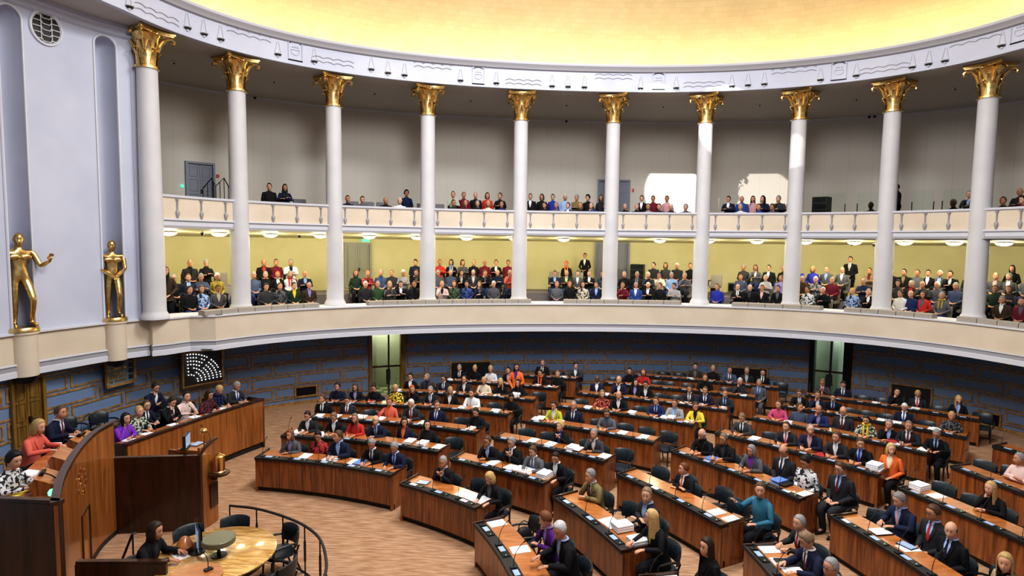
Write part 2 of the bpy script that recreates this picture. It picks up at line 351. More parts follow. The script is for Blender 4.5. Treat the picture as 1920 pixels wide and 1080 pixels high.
# soffit of the lower gallery, ledge (parapet) in front of it
def ledge_path():
    P = [pt(a, .94, 0) for a in arange(A1, -1.1, 130)]
    return P
LP = [Vector((p.x, p.y, 0)) for p in ledge_path()] + [Vector((-9.60, 4.47, 0)), Vector((-9.74, 4.42, 0)), Vector((-10.05, 3.82, 0)), Vector((-10.24, 3.62, 0)), Vector((-10.42, 3.72, 0))]
SW = [Vector((-10.42, 3.72, 0)), Vector((-10.70, 3.28, 0)), Vector((-10.95, 2.85, 0)), Vector((-11.2, 2.15, 0)), Vector((-11.42, 1.45, 0)), Vector((-11.6, .6, 0)), Vector((-11.75, -.4, 0)), Vector((-11.85, -1.6, 0)), Vector((-11.85, -3.2, 0))]
def catmull(P, n=10):
    out = []
    for i in range(len(P) - 1):
        p0, p1, p2, p3 = P[max(i-1, 0)], P[i], P[i+1], P[min(i+2, len(P)-1)]
        for k in range(n):
            t = k / n; out.append(.5 * ((2*p1) + (p2 - p0)*t + (2*p0 - 5*p1 + 4*p2 - p3)*t*t + (3*p1 - p0 - 3*p2 + p3)*t**3))
    return out + [P[-1]]
SWC = catmull(SW, 12)
def normals(P, ref=Vector((0, 0, 0))):
    N = []
    for i in range(len(P)):
        d = (P[min(i+1, len(P)-1)] - P[max(i-1, 0)]); d.z = 0; d.normalize(); n = Vector((-d.y, d.x, 0))
        if n.dot(ref - P[i]) < 0: n = -n
        N.append(n)
    return N
def sweep(mb, P, prof, m):
    N = normals(P); mb.grid([[p + n*o + Vector((0, 0, z)) for p, n in zip(P, N)] for o, z in prof], m)
mb = MB()
sweep(mb, LP, [(0, 3.38), (0, 2.73)], 'cream'); sweep(mb, LP, [(-.9, 3.44), (.05, 3.44), (.05, 3.40), (0, 3.38)], 'lightband')
sweep(mb, LP, [(0, 2.73), (.025, 2.73), (.02, 2.60)], 'greyband'); sweep(mb, LP, [(.02, 2.60), (.05, 2.59), (.05, 2.46), (-.2, 2.46)], 'lightband'); sweep(mb, LP, [(.02, 2.75), (.05, 2.745), (.05, 2.72), (.0, 2.715)], 'lightband')
struct('trim_1', mb, sharp=40)
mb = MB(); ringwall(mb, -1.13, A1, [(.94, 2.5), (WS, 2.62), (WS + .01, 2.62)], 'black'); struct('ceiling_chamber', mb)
# statue wall with two tall arched niches, its parapet and round grille
WSTAT = []
SLEN = [0]
for i in range(1, len(SWC)): SLEN.append(SLEN[-1] + (SWC[i] - SWC[i-1]).length)
SN = normals(SWC)
def swp(t, z, o=0):
    t = max(0, min(SLEN[-1] - 1e-6, t)); i = max(k for k in range(len(SLEN)) if SLEN[k] <= t); f = (t - SLEN[i]) / (SLEN[i+1] - SLEN[i]) if i + 1 < len(SLEN) else 0
    p = SWC[i].lerp(SWC[min(i+1, len(SLEN)-1)], f); n = SN[i].lerp(SN[min(i+1, len(SLEN)-1)], f); return p + n*o + Vector((0, 0, z))
def swt(P): return min(((p.x - P.x)**2 + (p.y - P.y)**2, l) for p, l in zip([swp(i*.02, 0) for i in range(int(SLEN[-1]/.02))], [i*.02 for i in range(int(SLEN[-1]/.02))]))[1]
def swhit(x, y):
    r = ray(x, y); h = hypot(r.x, r.y); best = None
    for i in range(int(SLEN[-1] / .01)):
        p = swp(i * .01, 0); k = abs((p.x - EYE.x) * r.y - (p.y - EYE.y) * r.x)
        if best is None or k < best[0]: best = (k, i * .01, p)
    t = hypot(best[2].x - EYE.x, best[2].y - EYE.y) / h
    return best[1], (EYE + r * t).z
N1a, N1b = swhit(193, 450)[0], swhit(168, 450)[0]
nich = []
for xl, xr, yl in ((197, 234, 600), (24, 66, 622)):
    t0, t1 = swhit(xr, yl)[0], swhit(xl, yl)[0]; nich.append((t0, t1))
ztop = swhit(186, 64)[1]
ZC = 10.84
mb = MB(); ts = []
def near(v, lst): return any(abs(v - q) < 1e-6 for q in lst)
base = [i * .12 for i in range(int(SLEN[-1] / .12) + 1)]
for t0, t1 in nich: base = [t for t in base if not (t0 - .06 < t < t1 + .06)] + arange(t0, t1, 24) + [t0 - .004, t1 + .004]
ts = sorted(base); ts[-1] = min(ts[-1], SLEN[-1])
def ndepth(t, z):
    for t0, t1 in nich:
        if t0 - 1e-6 <= t <= t1 + 1e-6:
            c, h = (t0 + t1) / 2, (t1 - t0) / 2; zs = ztop - h
            if 3.44 <= z:
                e = abs(t - c) / h; q = 0 if z < zs else (z - zs) / h; rr = e*e + q*q
                if rr < 1: return -.50 * sqrt(max(0, 1 - rr))
    return 0
zz = [3.44] + arange(3.5, ztop - .75, 20) + arange(ztop - .7, ztop + .02, 40) + arange(ztop + .1, ZC, 8)
mb.grid([[swp(t, z, ndepth(t, z)) for t in ts] for z in zz], 'bluewhite')
struct('wall_statues', mb, sharp=60)
mb = MB()
for t0, t1 in nich:   # raised border round each niche
    c, h = (t0 + t1) / 2, (t1 - t0) / 2 + .02; zs = ztop - h
    mb.tube([swp(t0 - .02, 3.44, .012)] + [swp(t0 - .02, z, .012) for z in arange(3.6, zs, 8)] + [swp(c - h*cos(q), zs + h*sin(q), .012) for q in arange(.1, pi - .1, 16)] + [swp(t1 + .02, z, .012) for z in arange(zs, 3.6, 8)] + [swp(t1 + .02, 3.44, .012)], .028, 'lightband', 6)
for t in (.06, .12, .2): mb.tube([swp(t, 3.44, .01), swp(t, ZC, .01)], .022, 'bluewhite', 6)
sweep(mb, SWC, [(0, 10.5), (.08, 10.55), (.08, 10.65), (.16, 10.7), (.16, ZC)], 'bluewhite')
struct('trim_2', mb, sharp=40)
mb = MB()
sweep(mb, SWC, [(.06, 3.44), (.06, 3.40), (.02, 3.38), (.02, 2.73)], 'cream'); sweep(mb, SWC, [(.0, 3.45), (.09, 3.44), (.09, 3.40), (.03, 3.39)], 'lightband')
sweep(mb, SWC, [(.02, 2.74), (.05, 2.73), (.045, 2.60)], 'greyband'); sweep(mb, SWC, [(.045, 2.60), (.07, 2.59), (.07, 2.46), (-.1, 2.46)], 'lightband'); sweep(mb, SWC, [(.04, 2.76), (.075, 2.75), (.075, 2.72), (.03, 2.71)], 'lightband')
struct('trim_3', mb, sharp=40)
BRK = []
for (t0, t1), nm in zip(nich, ('beside the colonnade', 'at the podium end')):
    c = (t0 + t1) / 2; P = swp(c, 0, -.02); rr = (t1 - t0) / 2 + .02
    mb = MB(); mb.lathe([(rr, 2.46), (rr, 3.38), (rr + .03, 3.40), (rr + .03, 3.445)], m='cream', n=28); mb.lathe([(rr * .55, 2.30), (rr * .8, 2.36), (rr - .03, 2.46)], m='metal', n=28)
    o = link('statue_bracket', mb.mesh('statue_bracket'), None, (P.x, P.y, 0)); tag(o, 'rounded cream bracket under the gilded statue ' + nm, 'bracket'); BRK.append((P, rr))
# round grille
t, z = swhit(85, 53); e = empty('round_grille', swp(t, z)); inv = Matrix.Translation(-e.location)
mb = MB(); R0 = .30
mb.add([swp(t + R0*cos(q), z + R0*sin(q)*1.12, .012) for q in arange(0, 2*pi, 28)[:-1]], [tuple(range(28))], 'metal'); 
for i in range(-2, 3):
    y = i * .115; xx = sqrt(max(0, R0**2 - y*y)) * .92
    mb.tube([swp(t - xx, z + y*1.1, .03), swp(t - .1, z + y*1.1, .03), swp(t - .07, z + y*1.1 - .045, .03), swp(t + .07, z + y*1.1 - .045, .03), swp(t + .1, z + y*1.1, .03), swp(t + xx, z + y*1.1, .03)], .014, 'white', 5)
for x in (-.11, .11): mb.tube([swp(t + x, z - .28, .03), swp(t + x, z + .28, .03)], .012, 'white', 5)
p = link('grille', mb.mesh('grille'), e); p.matrix_parent_inverse = inv
mb = MB(); mb.tube([swp(t + (R0+.02)*cos(q), z + (R0+.02)*sin(q)*1.12, .02) for q in arange(0, 2*pi, 32)], .035, 'lightband', 6); p = link('rim', mb.mesh('rim'), e); p.matrix_parent_inverse = inv
tag(e, 'round dark ventilation grille high on the statue wall', 'grille')
# galleries: walls, ceilings
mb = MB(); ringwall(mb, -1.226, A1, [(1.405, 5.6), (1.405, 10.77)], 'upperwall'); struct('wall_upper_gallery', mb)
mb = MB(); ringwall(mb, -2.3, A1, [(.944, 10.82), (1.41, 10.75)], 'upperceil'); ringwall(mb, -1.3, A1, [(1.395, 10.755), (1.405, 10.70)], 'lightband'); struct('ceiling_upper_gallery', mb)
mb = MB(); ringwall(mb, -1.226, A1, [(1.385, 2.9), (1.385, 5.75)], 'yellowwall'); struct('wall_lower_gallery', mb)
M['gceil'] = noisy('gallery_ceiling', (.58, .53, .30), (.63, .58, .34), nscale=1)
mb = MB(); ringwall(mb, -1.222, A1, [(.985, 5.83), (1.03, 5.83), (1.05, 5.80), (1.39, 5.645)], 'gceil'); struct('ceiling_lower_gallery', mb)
for a, nm in ((-1.226, 'wall_gallery_end'),):
    mb = MB(); mb.grid([[pt(a, s, z) for s in (1.012, 1.41)] for z in (2.5, 5.8, 10.8)], 'yellowwall'); struct(nm, mb)
# main ring: frieze, mouldings, dome
zf1 = onr(850, 123, .944).z; zf2 = onr(850, 114, .94).z
FZ0, FZ1 = 10.82, zf1
mb = MB(); ringwall(mb, -pi, pi, [(.944, FZ0 - .02, .12), (.944, FZ0 - .02, -.02), (.944, FZ0 + .03, -.02), (.944, FZ0 + .04, 0), (.944, FZ1, 0)], 'bluewhite', 240); struct('wall_frieze', mb)
mb = MB(); ringwall(mb, -pi, pi, [(.944, FZ1, 0), (.944, FZ1 + .03, -.08), (.944, FZ1 + .12, -.10), (.944, FZ1 + .17, -.16)], 'greyband', 240); ringwall(mb, -pi, pi, [(.944, FZ1 + .17, -.16), (.944, FZ1 + .24, -.18), (.944, FZ1 + .24, -.05), (.944, FZ1 + .05, .1), (.944, FZ1 + .05, 1.3)], 'lightband', 240); struct('trim_4', mb, sharp=40)
DZ = FZ1
mb = MB(); ringwall(mb, -pi, pi, [(1.06, DZ + .05), (1.06, DZ + .35), (1.035, DZ + .8), (.98, DZ + 1.5), (.89, DZ + 2.3), (.76, DZ + 3.1), (.6, DZ + 3.8), (.42, DZ + 4.35), (.22, DZ + 4.7), (.02, DZ + 4.8)], 'dome', 160); struct('ceiling_dome', mb, sharp=80)
M['cove'] = plain('cove_lamp', (1, .9, .7), .5, em=(1, .84, .56), es=3.3)
mb = MB(); ringwall(mb, -pi, pi, [(.985, DZ + .10), (1.035, DZ + .10)], 'cove', 160); o = struct('trim_5', mb)
# frieze reliefs
FR = MB(); FO = -.005
def fpt(P, dx, dz, o): 
    a = ang(P) + dx / rad(ang(P), .944); return pt(a, .944, P.z + dz, o)
def relief_wave(x, y):
    P = onr(x, y, .944); mb = MB(); e = P
    for r in (0, 1):
        mb.tube([fpt(P, -.62 + 1.24*i/40, .06 - r*.13 + .045*abs(sin(pi*i/10)) , -.012) for i in range(41)], .011, 'greyband', 5)
    return mb
def relief_bell(x, y):
    P = onr(x, y, .944); mb = MB()
    for s in (-1, 1): mb.tube([fpt(P, s*.02, .34, -.008), fpt(P, s*.085, -.0, -.008)], .006, 'greyband', 4)
    c = fpt(P, 0, -.02, -.02); mb.ball(c, .11, 'white', 12, 6, (1, 1, .25)); mb.ball(c - Vector((0, 0, .03)), .095, 'metal', 12, 6, (1, 1, .22)); mb.ball(c - Vector((0, 0, .07)), .035, 'white', 8, 5)
    return mb
def relief_shield(x, y):
    P = onr(x, y, .944); mb = MB(); W, H = .2, .28
    mb.tube([fpt(P, -W, H*.7, -.015), fpt(P, -W, -H, -.015), fpt(P, W, -H, -.015), fpt(P, W, H*.7, -.015)], .014, 'bluewhite', 5)
    mb.tube([fpt(P, W*cos(q), H*.75 + .09*sin(q), -.02) for q in arange(0, pi, 14)], .018, 'bluewhite', 6); mb.tube([fpt(P, .75*W*cos(q), H*.68 + .06*sin(q), -.01) for q in arange(0, pi, 12)], .012, 'metal', 5)
    mb.tube([fpt(P, -W*1.05, -H - .01, -.02), fpt(P, W*1.05, -H - .01, -.02)], .016, 'metal', 5)
    mb.tube([fpt(P, .12*cos(q), -.02 + .11*sin(q), -.012) for q in arange(pi, 2*pi, 12)] + [fpt(P, .12, .02, -.012), fpt(P, -.12, .02, -.012), fpt(P, -.12, -.02, -.012)], .011, 'bluewhite', 5)
    for k in (-1, 0, 1): mb.ball(fpt(P, k*.07, .1, -.01), .026, 'bluewhite', 6, 4)
    return mb
Z3 = lambda ox, oy, L: [(ox + x/3, oy + y/3) for x, y in L]
waves = Z3(0, 0, [(880, 85), (1400, 195), (1875, 350)]) + Z3(640, 60, [(515, 193), (1024, 285), (1530, 255)]) + Z3(1280, 0, [(117, 478), (625, 397), (1132, 390), (1648, 220)])
bells = Z3(0, 0, [(723, 30), (1052, 150), (1145, 185), (1240, 215), (1562, 300), (1767, 340)]) + Z3(640, 60, [(168, 205), (262, 225), (355, 238), (670, 268), (872, 283), (1185, 300), (1275, 303), (1367, 306), (1684, 312), (1884, 310)]) + Z3(1280, 0, [(277, 480), (368, 474), (460, 468), (776, 444), (977, 420), (1293, 372), (1385, 354), (1478, 336), (1797, 250)])
shields = Z3(0, 0, [(1660, 285)]) + Z3(640, 60, [(770, 243), (1785, 275)]) + Z3(1280, 0, [(880, 397), (1898, 172)])
fr = []
for fn, nm, LL in ((relief_wave, 'wave_relief', waves), (relief_bell, 'bell_relief', bells), (relief_shield, 'shield_relief', shields)):
    for x, y in LL: fr.append((x, y, fn, nm))
fr.sort(key=lambda q: q[0]); cnt = {}
ORD = ['first', 'second', 'third', 'fourth', 'fifth', 'sixth', 'seventh', 'eighth', 'ninth', 'tenth', 'eleventh', 'twelfth', 'thirteenth', 'fourteenth', 'fifteenth', 'sixteenth', 'seventeenth', 'eighteenth', 'nineteenth', 'twentieth', 'twenty-first', 'twenty-second', 'twenty-third', 'twenty-fourth', 'twenty-fifth', 'twenty-sixth', 'twenty-seventh', 'twenty-eighth', 'twenty-ninth', 'thirtieth']
for x, y, fn, nm in fr:
    k = cnt.get(nm, 0); cnt[nm] = k + 1; P = onr(x, y, .944)
    o = link(nm, fn(x, y).mesh(nm)); o.data.transform(Matrix.Translation(-P)); o.location = P
    word = {'wave_relief': 'paired wave line relief', 'bell_relief': 'hanging bell relief', 'shield_relief': 'arched coat-of-arms relief'}[nm]
    tag(o, 'white %s on the frieze, %s counted from the statue wall' % (word, ORD[k]), 'relief', 'plaster %ss on the frieze' % nm.split('_')[0])
# columns with gilded capitals
CB, CT, CC = 3.44, 9.86, 10.80
def col_shaft():
    mb = MB(); H = CT - CB
    mb.lathe([(.34, 0), (.34, .06), (.32, .10), (.31, .13), (.285, .17), (.272, .22)] + [(.272 - .032*(t**1.6), .22 + (H - .22)*t) for t in arange(0, 1, 10)[1:]], m='white', n=32)
    return mb.mesh('shaft', 30)
def col_capital():
    mb = MB(); H = CC - CT
    mb.lathe([(.25, -.03), (.29, -.02), (.29, .03), (.25, .05)], m='gold', n=32)
    mb.lathe([(.235, .03), (.24, .3), (.26, .55), (.30, .72), (.36, H - .12)], m='gold', n=32)
    for tier, (z0, h, n, ph) in enumerate(((.04, .36, 8, 0), (.2, .42, 8, .5))):
        for k in range(n):
            q = 2*pi*(k + ph)/n
            rows = []
            for i, (f, o) in enumerate(((0, .008), (.35, .02), (.7, .035), (.92, .08), (1.0, .12), (.93, .14))):
                w = .075 * (1 - .55*f*f); z = z0 + h*f; r0 = .245 + .03*max(0, z - .35) + o
                rows.append([Vector((r0*cos(q) - s*w*sin(q)*1, r0*sin(q) + s*w*cos(q), z)) - (Vector((cos(q), sin(q), 0)) * abs(s) * .018) for s in (-1, -.4, .4, 1)])
            mb.grid(rows, 'gold')
    for k in range(4):      # scrolls under the corners, bosses between them
        q = pi/4 + k*pi/2; d = Vector((cos(q), sin(q), 0))
        mb.tube([d*.27 + Vector((0, 0, .42)), d*.33 + Vector((0, 0, .62)), d*.45 + Vector((0, 0, .76)), d*.575 + Vector((0, 0, .79)), d*.64 + Vector((0, 0, .73)), d*.62 + Vector((0, 0, .665)), d*.57 + Vector((0, 0, .68))], [.03, .04, .045, .05, .045, .04, .035], 'gold', 7)
        p = k*pi/2; d = Vector((cos(p), sin(p), 0)); mb.ball(d*.40 + Vector((0, 0, H - .13)), .055, 'gold', 8, 5); mb.ball(d*.30 + Vector((0, 0, .46)), .035, 'gold', 7, 5)
    pl = []
    for k in range(4):
        q0, q1 = pi/4 + k*pi/2, 3*pi/4 + k*pi/2; c0, c1 = Vector((cos(q0), sin(q0), 0))*.70, Vector((cos(q1), sin(q1), 0))*.70; m = (q0 + q1)/2; n = Vector((cos(m), sin(m), 0)); t = (c1 - c0).normalized()
        pl += [c0 + t*.04] + [c0.lerp(c1, f) - n*.13*sin(pi*f) for f in (.2, .35, .5, .65, .8)] + [c1 - t*.04]
    rows = [[p*s + Vector((0, 0, z)) for p in pl] for s, z in ((.0, H - .11), (.93, H - .11), (.95, H - .075), (1.0, H - .065), (1.0, H - .0), (0, H))]
    mb.grid(rows, 'gold', True); return mb.mesh('capital', 40)
me_s, me_c = col_shaft(), col_capital()
for k, a in enumerate(COLS):
    e = empty('column', pt(a, 1, CB), -a); link('shaft', me_s, e); link('capital', me_c, e, (0, 0, CT - CB))
    tag(e, 'tall white column with gilded capital, %s counted from the statue wall' % ORD[k], 'column', 'white columns of the gallery colonnade')
# balcony parapets of the upper gallery, one per bay
PX = [[332.3, 377.4, 423], [512, 556.8, 601.6], [647, 689, 733, 777], [820.6, 864.6, 908, 951.5], [994.8, 1038, 1082, 1125.7], [1168.7, 1212, 1255.5, 1298.8], [1342, 1385.5, 1429.6, 1473], [1516, 1560.5, 1604], [1691.5, 1735.6, 1780], [1870, 1915]]
ends = COLS + [1.30]
for k in range(10):
    a, b = ends[k], ends[k+1]; e = empty('balcony_parapet', pt((a+b)/2, .99, 5.83)); inv = Matrix.Translation(-e.location)
    def bp(nm, mb, sh=35): o = link(nm, mb.mesh(nm, sh), e); o.matrix_parent_inverse = inv; return o
    mb = MB(); ringwall(mb, a, b, [(.99, 6.06), (.99, 6.64)], 'cream'); bp('panel', mb)
    mb = MB(); ringwall(mb, a, b, [(.99, 6.04, .02), (.99, 6.04, -.06), (.99, 6.08, -.06), (.99, 6.09, 0)], 'lightband'); ringwall(mb, a, b, [(.99, 5.90, .0), (.99, 6.04, -.01)], 'lightband'); ringwall(mb, a, b, [(.99, 5.83, .1), (.99, 5.83, -.03), (.99, 5.90, -.03), (.99, 5.90, 0)], 'greyband'); bp('base_moulding', mb)
    mb = MB(); ringwall(mb, a, b, [(.99, 6.62, 0), (.99, 6.65, -.05), (.99, 6.71, -.06), (.99, 6.71, .14), (.99, 6.62, .14), (.99, 5.83, .12)], 'lightband'); bp('rail', mb)
    for x in PX[k]:
        aa = ang(onr(x, 400, .99)); P = pt(aa, .99, 0, -.02); mb = MB()
        mb.lathe([(.045, 6.62), (.05, 6.6), (.022, 6.56), (.020, 6.32), (.03, 6.31), (.055, 6.26), (.05, 6.2), (.03, 6.13), (.018, 6.10), (.03, 6.08)], m='greyband', n=10); o = bp('urn_baluster', mb); o.data.transform(Matrix.Translation((P.x, P.y, 0)))
    tag(e, 'cream upper balcony parapet with urn balusters, %s bay from the statue wall' % ORD[k], 'parapet', 'upper balcony parapets')
# padded rail on the ledge
STR = [(384, 600), (692, 996), (1056, 1274), (1371, 1537), (1582, 1748), (1794, 1990)]
for k, (x0, x1) in enumerate(STR):
    a0, a1 = ang(onr(x0, 570, .945)), (ang(onr(x1, 585, .945)) if x1 < 1930 else 1.22); n = max(3, round((a1 - a0) * rad(a0, .945) / .47)); e = empty('padded_rail', pt((a0+a1)/2, .945, 3.44)); inv = Matrix.Translation(-e.location); A = arange(a0, a1, n)
    for i in range(n):
        g = .0007; mb = MB(); ringwall(mb, A[i] + g, A[i+1] - g, [(.945, 3.44, .02), (.945, 3.56, .02), (.945, 3.575, .05), (.945, 3.575, .30), (.945, 3.44, .32)], 'cushion', 2)
        for q in (A[i] + g, A[i+1] - g): mb.add([pt(q, .945, z, o) for z, o in ((3.44, .02), (3.56, .02), (3.575, .05), (3.575, .30), (3.44, .32))], [(0, 1, 2, 3, 4)], 'cushion')
        o = link('pad', mb.mesh('pad'), e); o.matrix_parent_inverse = inv
    tag(e, 'tan padded rail along the gallery ledge, %s stretch from the statue wall' % ORD[k], 'rail', 'padded rails on the gallery ledge')
# doors of the galleries
def gdoor(nm, x0, x1, y0, s, zb, m, n2=2, lab=None):
    P0, P1 = onr(x0, y0, s), onr(x1, y0, s); a0, a1 = ang(P0), ang(P1); zt = (P0.z + P1.z)/2; e = empty(nm, pt((a0+a1)/2, s, zb)); inv = Matrix.Translation(-e.location); e['kind'] = 'structure'
    def gp(n_, mb): o = link(n_, mb.mesh(n_), e); o.matrix_parent_inverse = inv; return o
    da = .07 / rad(a0, s); mb = MB()
    strip(mb, a0 - da, a1 + da, zt, zt + .07, m, 0, .10, s); strip(mb, a0 - da, a0, zb, zt, m, 0, .10, s); strip(mb, a1, a1 + da, zb, zt, m, 0, .10, s); gp('casing', mb)
    for i in range(n2):
        p, q = a0 + (a1 - a0)*i/n2, a0 + (a1 - a0)*(i+1)/n2; w_ = q - p; mb = MB(); strip(mb, p + w_*.01, q - w_*.01, zb, zt, m, 0, .03, s)
        for z0, z1 in ((.08, .36), (.42, .68), (.73, .95)):
            h = zt - zb
            for (u0, u1, v0, v1) in ((.18, .82, z0, z0 + .012), (.18, .82, z1 - .012, z1), (.18, .21, z0, z1), (.79, .82, z0, z1)): strip(mb, p + w_*u0, p + w_*u1, zb + h*v0, zb + h*v1, m, .03, .02, s)
        lf = gp('leaf', mb)
        if i == n2 - 1: mb = MB(); mb.box(pt(p + w_*.1, s, zb + (zt-zb)*.42, -.06), (.05, .05, .14), 'black', -p); o = link('handle', mb.mesh('handle'), lf)
gdoor('door_3', 350, 397, 308, 1.405, 6.55, 'doorgrey'); gdoor('door_4', 1124, 1179, 340, 1.405, 6.45, 'doorgrey')
gdoor('door_5', 648, 692, 458, 1.385, 3.7, 'doorolive'); gdoor('door_6', 1120, 1178, 458, 1.385, 3.7, 'doorgrey', 2)
gdoor('door_7', 20, 74, 712, WS, .72, 'oak')
# ================================================================== PEOPLE: shared meshes
def skin_mesh(V, Ed, R, sub):
    """grow one closed surface round a skeleton (joint positions, bones, radii)"""
    me = bpy.data.meshes.new('t'); me.from_pydata(V, Ed, []); o = bpy.data.objects.new('t', me); COL.objects.link(o)
    md = o.modifiers.new('s', 'SKIN'); md.use_smooth_shade = True; md.branch_smoothing = .6
    for i, r in enumerate(R): me.skin_vertices[0].data[i].radius = r if isinstance(r, tuple) else (r, r); me.skin_vertices[0].data[i].use_root = (i == 0)
    if sub: sd = o.modifiers.new('u', 'SUBSURF'); sd.levels = sub; sd.render_levels = sub
    dg = bpy.context.evaluated_depsgraph_get(); ev = o.evaluated_get(dg); m2 = ev.to_mesh()
    vs = [tuple(v.co) for v in m2.vertices]; fs = [tuple(p.vertices) for p in m2.polygons]; ev.to_mesh_clear()
    bpy.data.objects.remove(o); bpy.data.meshes.remove(me); return vs, fs
def lr(a, b, t): return a + (b - a) * t
# arm targets (elbow, wrist, hand direction, palm normal) for one side, x > 0 is the person's own right; y forward; z up
POSE = {
 'L': [((.225, -.01, .735), (.09, .22, .645), (-.5, .85, -.05)), ((.225, -.01, .735), (.11, .23, .64), (-.5, .85, -.05))],
 'D': [((.24, .13, .815), (.12, .36, .835), (-.5, .85, -.08)), ((.24, .13, .815), (.11, .35, .835), (-.6, .8, -.08))],
 'C': [((.19, .21, .82), (.06, .20, 1.035), (-.25, -.2, .95)), ((.235, .12, .80), (.03, .30, .83), (-.9, .35, 0))],
 'X': [((.225, .08, .80), (-.02, .22, .86), (-.95, .1, .1)), ((.225, .08, .79), (-.04, .24, .82), (-.95, .1, .05))],
 'H': [((.225, .10, .81), (.05, .20, .96), (-.6, .1, .75)), ((.225, .10, .81), (.05, .20, .95), (-.5, .3, .75))],
 'W': [((.24, .16, .82), (.10, .41, .84), (-.2, .95, -.12)), ((.25, .13, .81), (.18, .39, .835), (-.2, .95, -.1))],
 'K': [((.27, .20, .84), (.20, .40, .98), (-.1, .7, .7)), ((.25, .06, .76), (.13, .27, .70), (-.6, .8, 0))],
 'S': [((.25, .02, 1.12), (.10, .22, .98), (-.6, .7, -.2)), ((.25, .02, 1.12), (.08, .23, .97), (-.6, .7, -.2))],
 'A': [((.245, -.01, 1.12), (.25, .06, .86), (-.05, .1, -1)), ((.245, -.01, 1.12), (.25, .06, .86), (-.05, .1, -1))],
}
STAND = {'S', 'A'}
def dims(pose, fem):
    st = pose in STAND; h = .40 if st else 0   # standing figures carry the chest higher
    lean = {'D': .10, 'W': .11, 'C': .11, 'H': .05, 'L': .02, 'X': .04, 'K': .03}.get(pose, 0)
    return st, h, lean
def joints(pose, fem):
    st, h, lean = dims(pose, fem); shx = .155 if fem else .178
    fy = lambda z: lean * (z - .5) / .5
    J = {'pel': Vector((0, 0, .53 + h)), 'wst': Vector((0, -.01 + fy(.7), .70 + h)), 'chs': Vector((0, -.01 + fy(.9), .90 + h)), 'nk': Vector((0, .0 + fy(1.05), 1.06 + h)), 'nk2': Vector((0, .015 + fy(1.12), 1.13 + h)), 'hd': Vector((0, .035 + fy(1.2), 1.225 + h))}
    for s, k in ((1, 0), (-1, 1)):
        e, w, d = [Vector(v) for v in POSE[pose][k]]
        for v in (e, w, d): v.x *= s
        if not st: e.y += fy(.75) * .7; w.y += fy(.8) * .4
        J['sh%d' % k] = Vector((s * shx, -.015 + fy(1.0), 1.005 + h)); J['el%d' % k] = e; J['wr%d' % k] = w; J['hd%d' % k] = d.normalized()
        if st: J['hip%d' % k] = Vector((s*.09, 0, .90)); J['kn%d' % k] = Vector((s*.10, .03, .50)); J['an%d' % k] = Vector((s*.105, -.01, .09)); J['to%d' % k] = Vector((s*.13, .13, .035))
        else: J['hip%d' % k] = Vector((s*.09, .03, .52)); J['kn%d' % k] = Vector((s*.105, .42, .515)); J['an%d' % k] = Vector((s*.10, .33, .09)); J['to%d' % k] = Vector((s*.115, .47, .035))
    return J
def body_skel(pose, fem, J):
    V, E, R = [], [], []
    def v(p, r, par=None):
        V.append(tuple(p)); R.append(r); i = len(V) - 1
        if par is not None: E.append((par, i))
        return i
    pel = v(J['pel'], (.14, .10)); w = v(J['wst'], (.12, .085), pel); c = v(J['chs'], (.145, .095), w); n = v(J['nk'], .06, c); v(J['nk2'], .052, n)
    for k, s in ((0, 1), (1, -1)):
        sh = v(J['sh%d' % k], .055, c); el = v(J['el%d' % k], .04, v(J['sh%d' % k].lerp(J['el%d' % k], .5), .047, sh)); wr = v(J['wr%d' % k], .027, v(J['el%d' % k].lerp(J['wr%d' % k], .45), .037, el))
        d = J['hd%d' % k]; up = Vector((0, 0, 1)) if abs(d.z) < .8 else Vector((0, 1, 0)); sd = d.cross(up).normalized()   # sideways across the palm
        if sd.dot(Vector((s, 0, 0))) < 0: sd = -sd
        nm = sd.cross(d).normalized()
        if nm.z < 0: nm = -nm
        W = J['wr%d' % k]; pm = v(W + d*.05, (.034, .02), wr)
        for i, (o, l) in enumerate(((-.027, .062), (-.009, .074), (.009, .069), (.027, .054))):
            b = v(W + d*.092 + sd*o, .0105, pm); m = v(W + d*(.092 + l*.55) + sd*o*1.1 - nm*.008, .0095, b); v(W + d*(.092 + l*.9) + sd*o*1.1 - nm*.03, .008, m)
        t = v(W + d*.03 - sd*.036 - nm*.004, .0125, pm); v(W + d*.085 - sd*.058 - nm*.018, .0095, v(W + d*.06 - sd*.052 - nm*.010, .011, t))
        hp = v(J['hip%d' % k], .078, pel); kn = v(J['kn%d' % k], .055, v(J['hip%d' % k].lerp(J['kn%d' % k], .5), .07, hp)); an = v(J['an%d' % k], .036, v(J['kn%d' % k].lerp(J['an%d' % k], .4), .05, kn)); v(J['to%d' % k], .032, an)
    return V, E, R
def headpt(u, vv, k=1.0, kz=1.0):
    """surface of the head: u round from the face (0), vv from the crown (0) to below the chin (pi)"""
    x, y, z = .0765*sin(vv)*sin(u), .096*sin(vv)*cos(u), .122*cos(vv)
    if z < -.015:
        t = (-.015 - z)/.107; x *= 1 - .34*t
        if y > 0: y = y*(1 + .30*t*cos(u)); z -= .006*t*max(0, cos(u))
        else: y *= 1 - .30*t
    if z > .03 and y < 0: y *= 1.08
    if y > 0: y *= .965 - .03*(abs(z) < .03)
    return Vector((x*k, y*k, z*kz))
HK = 1.09
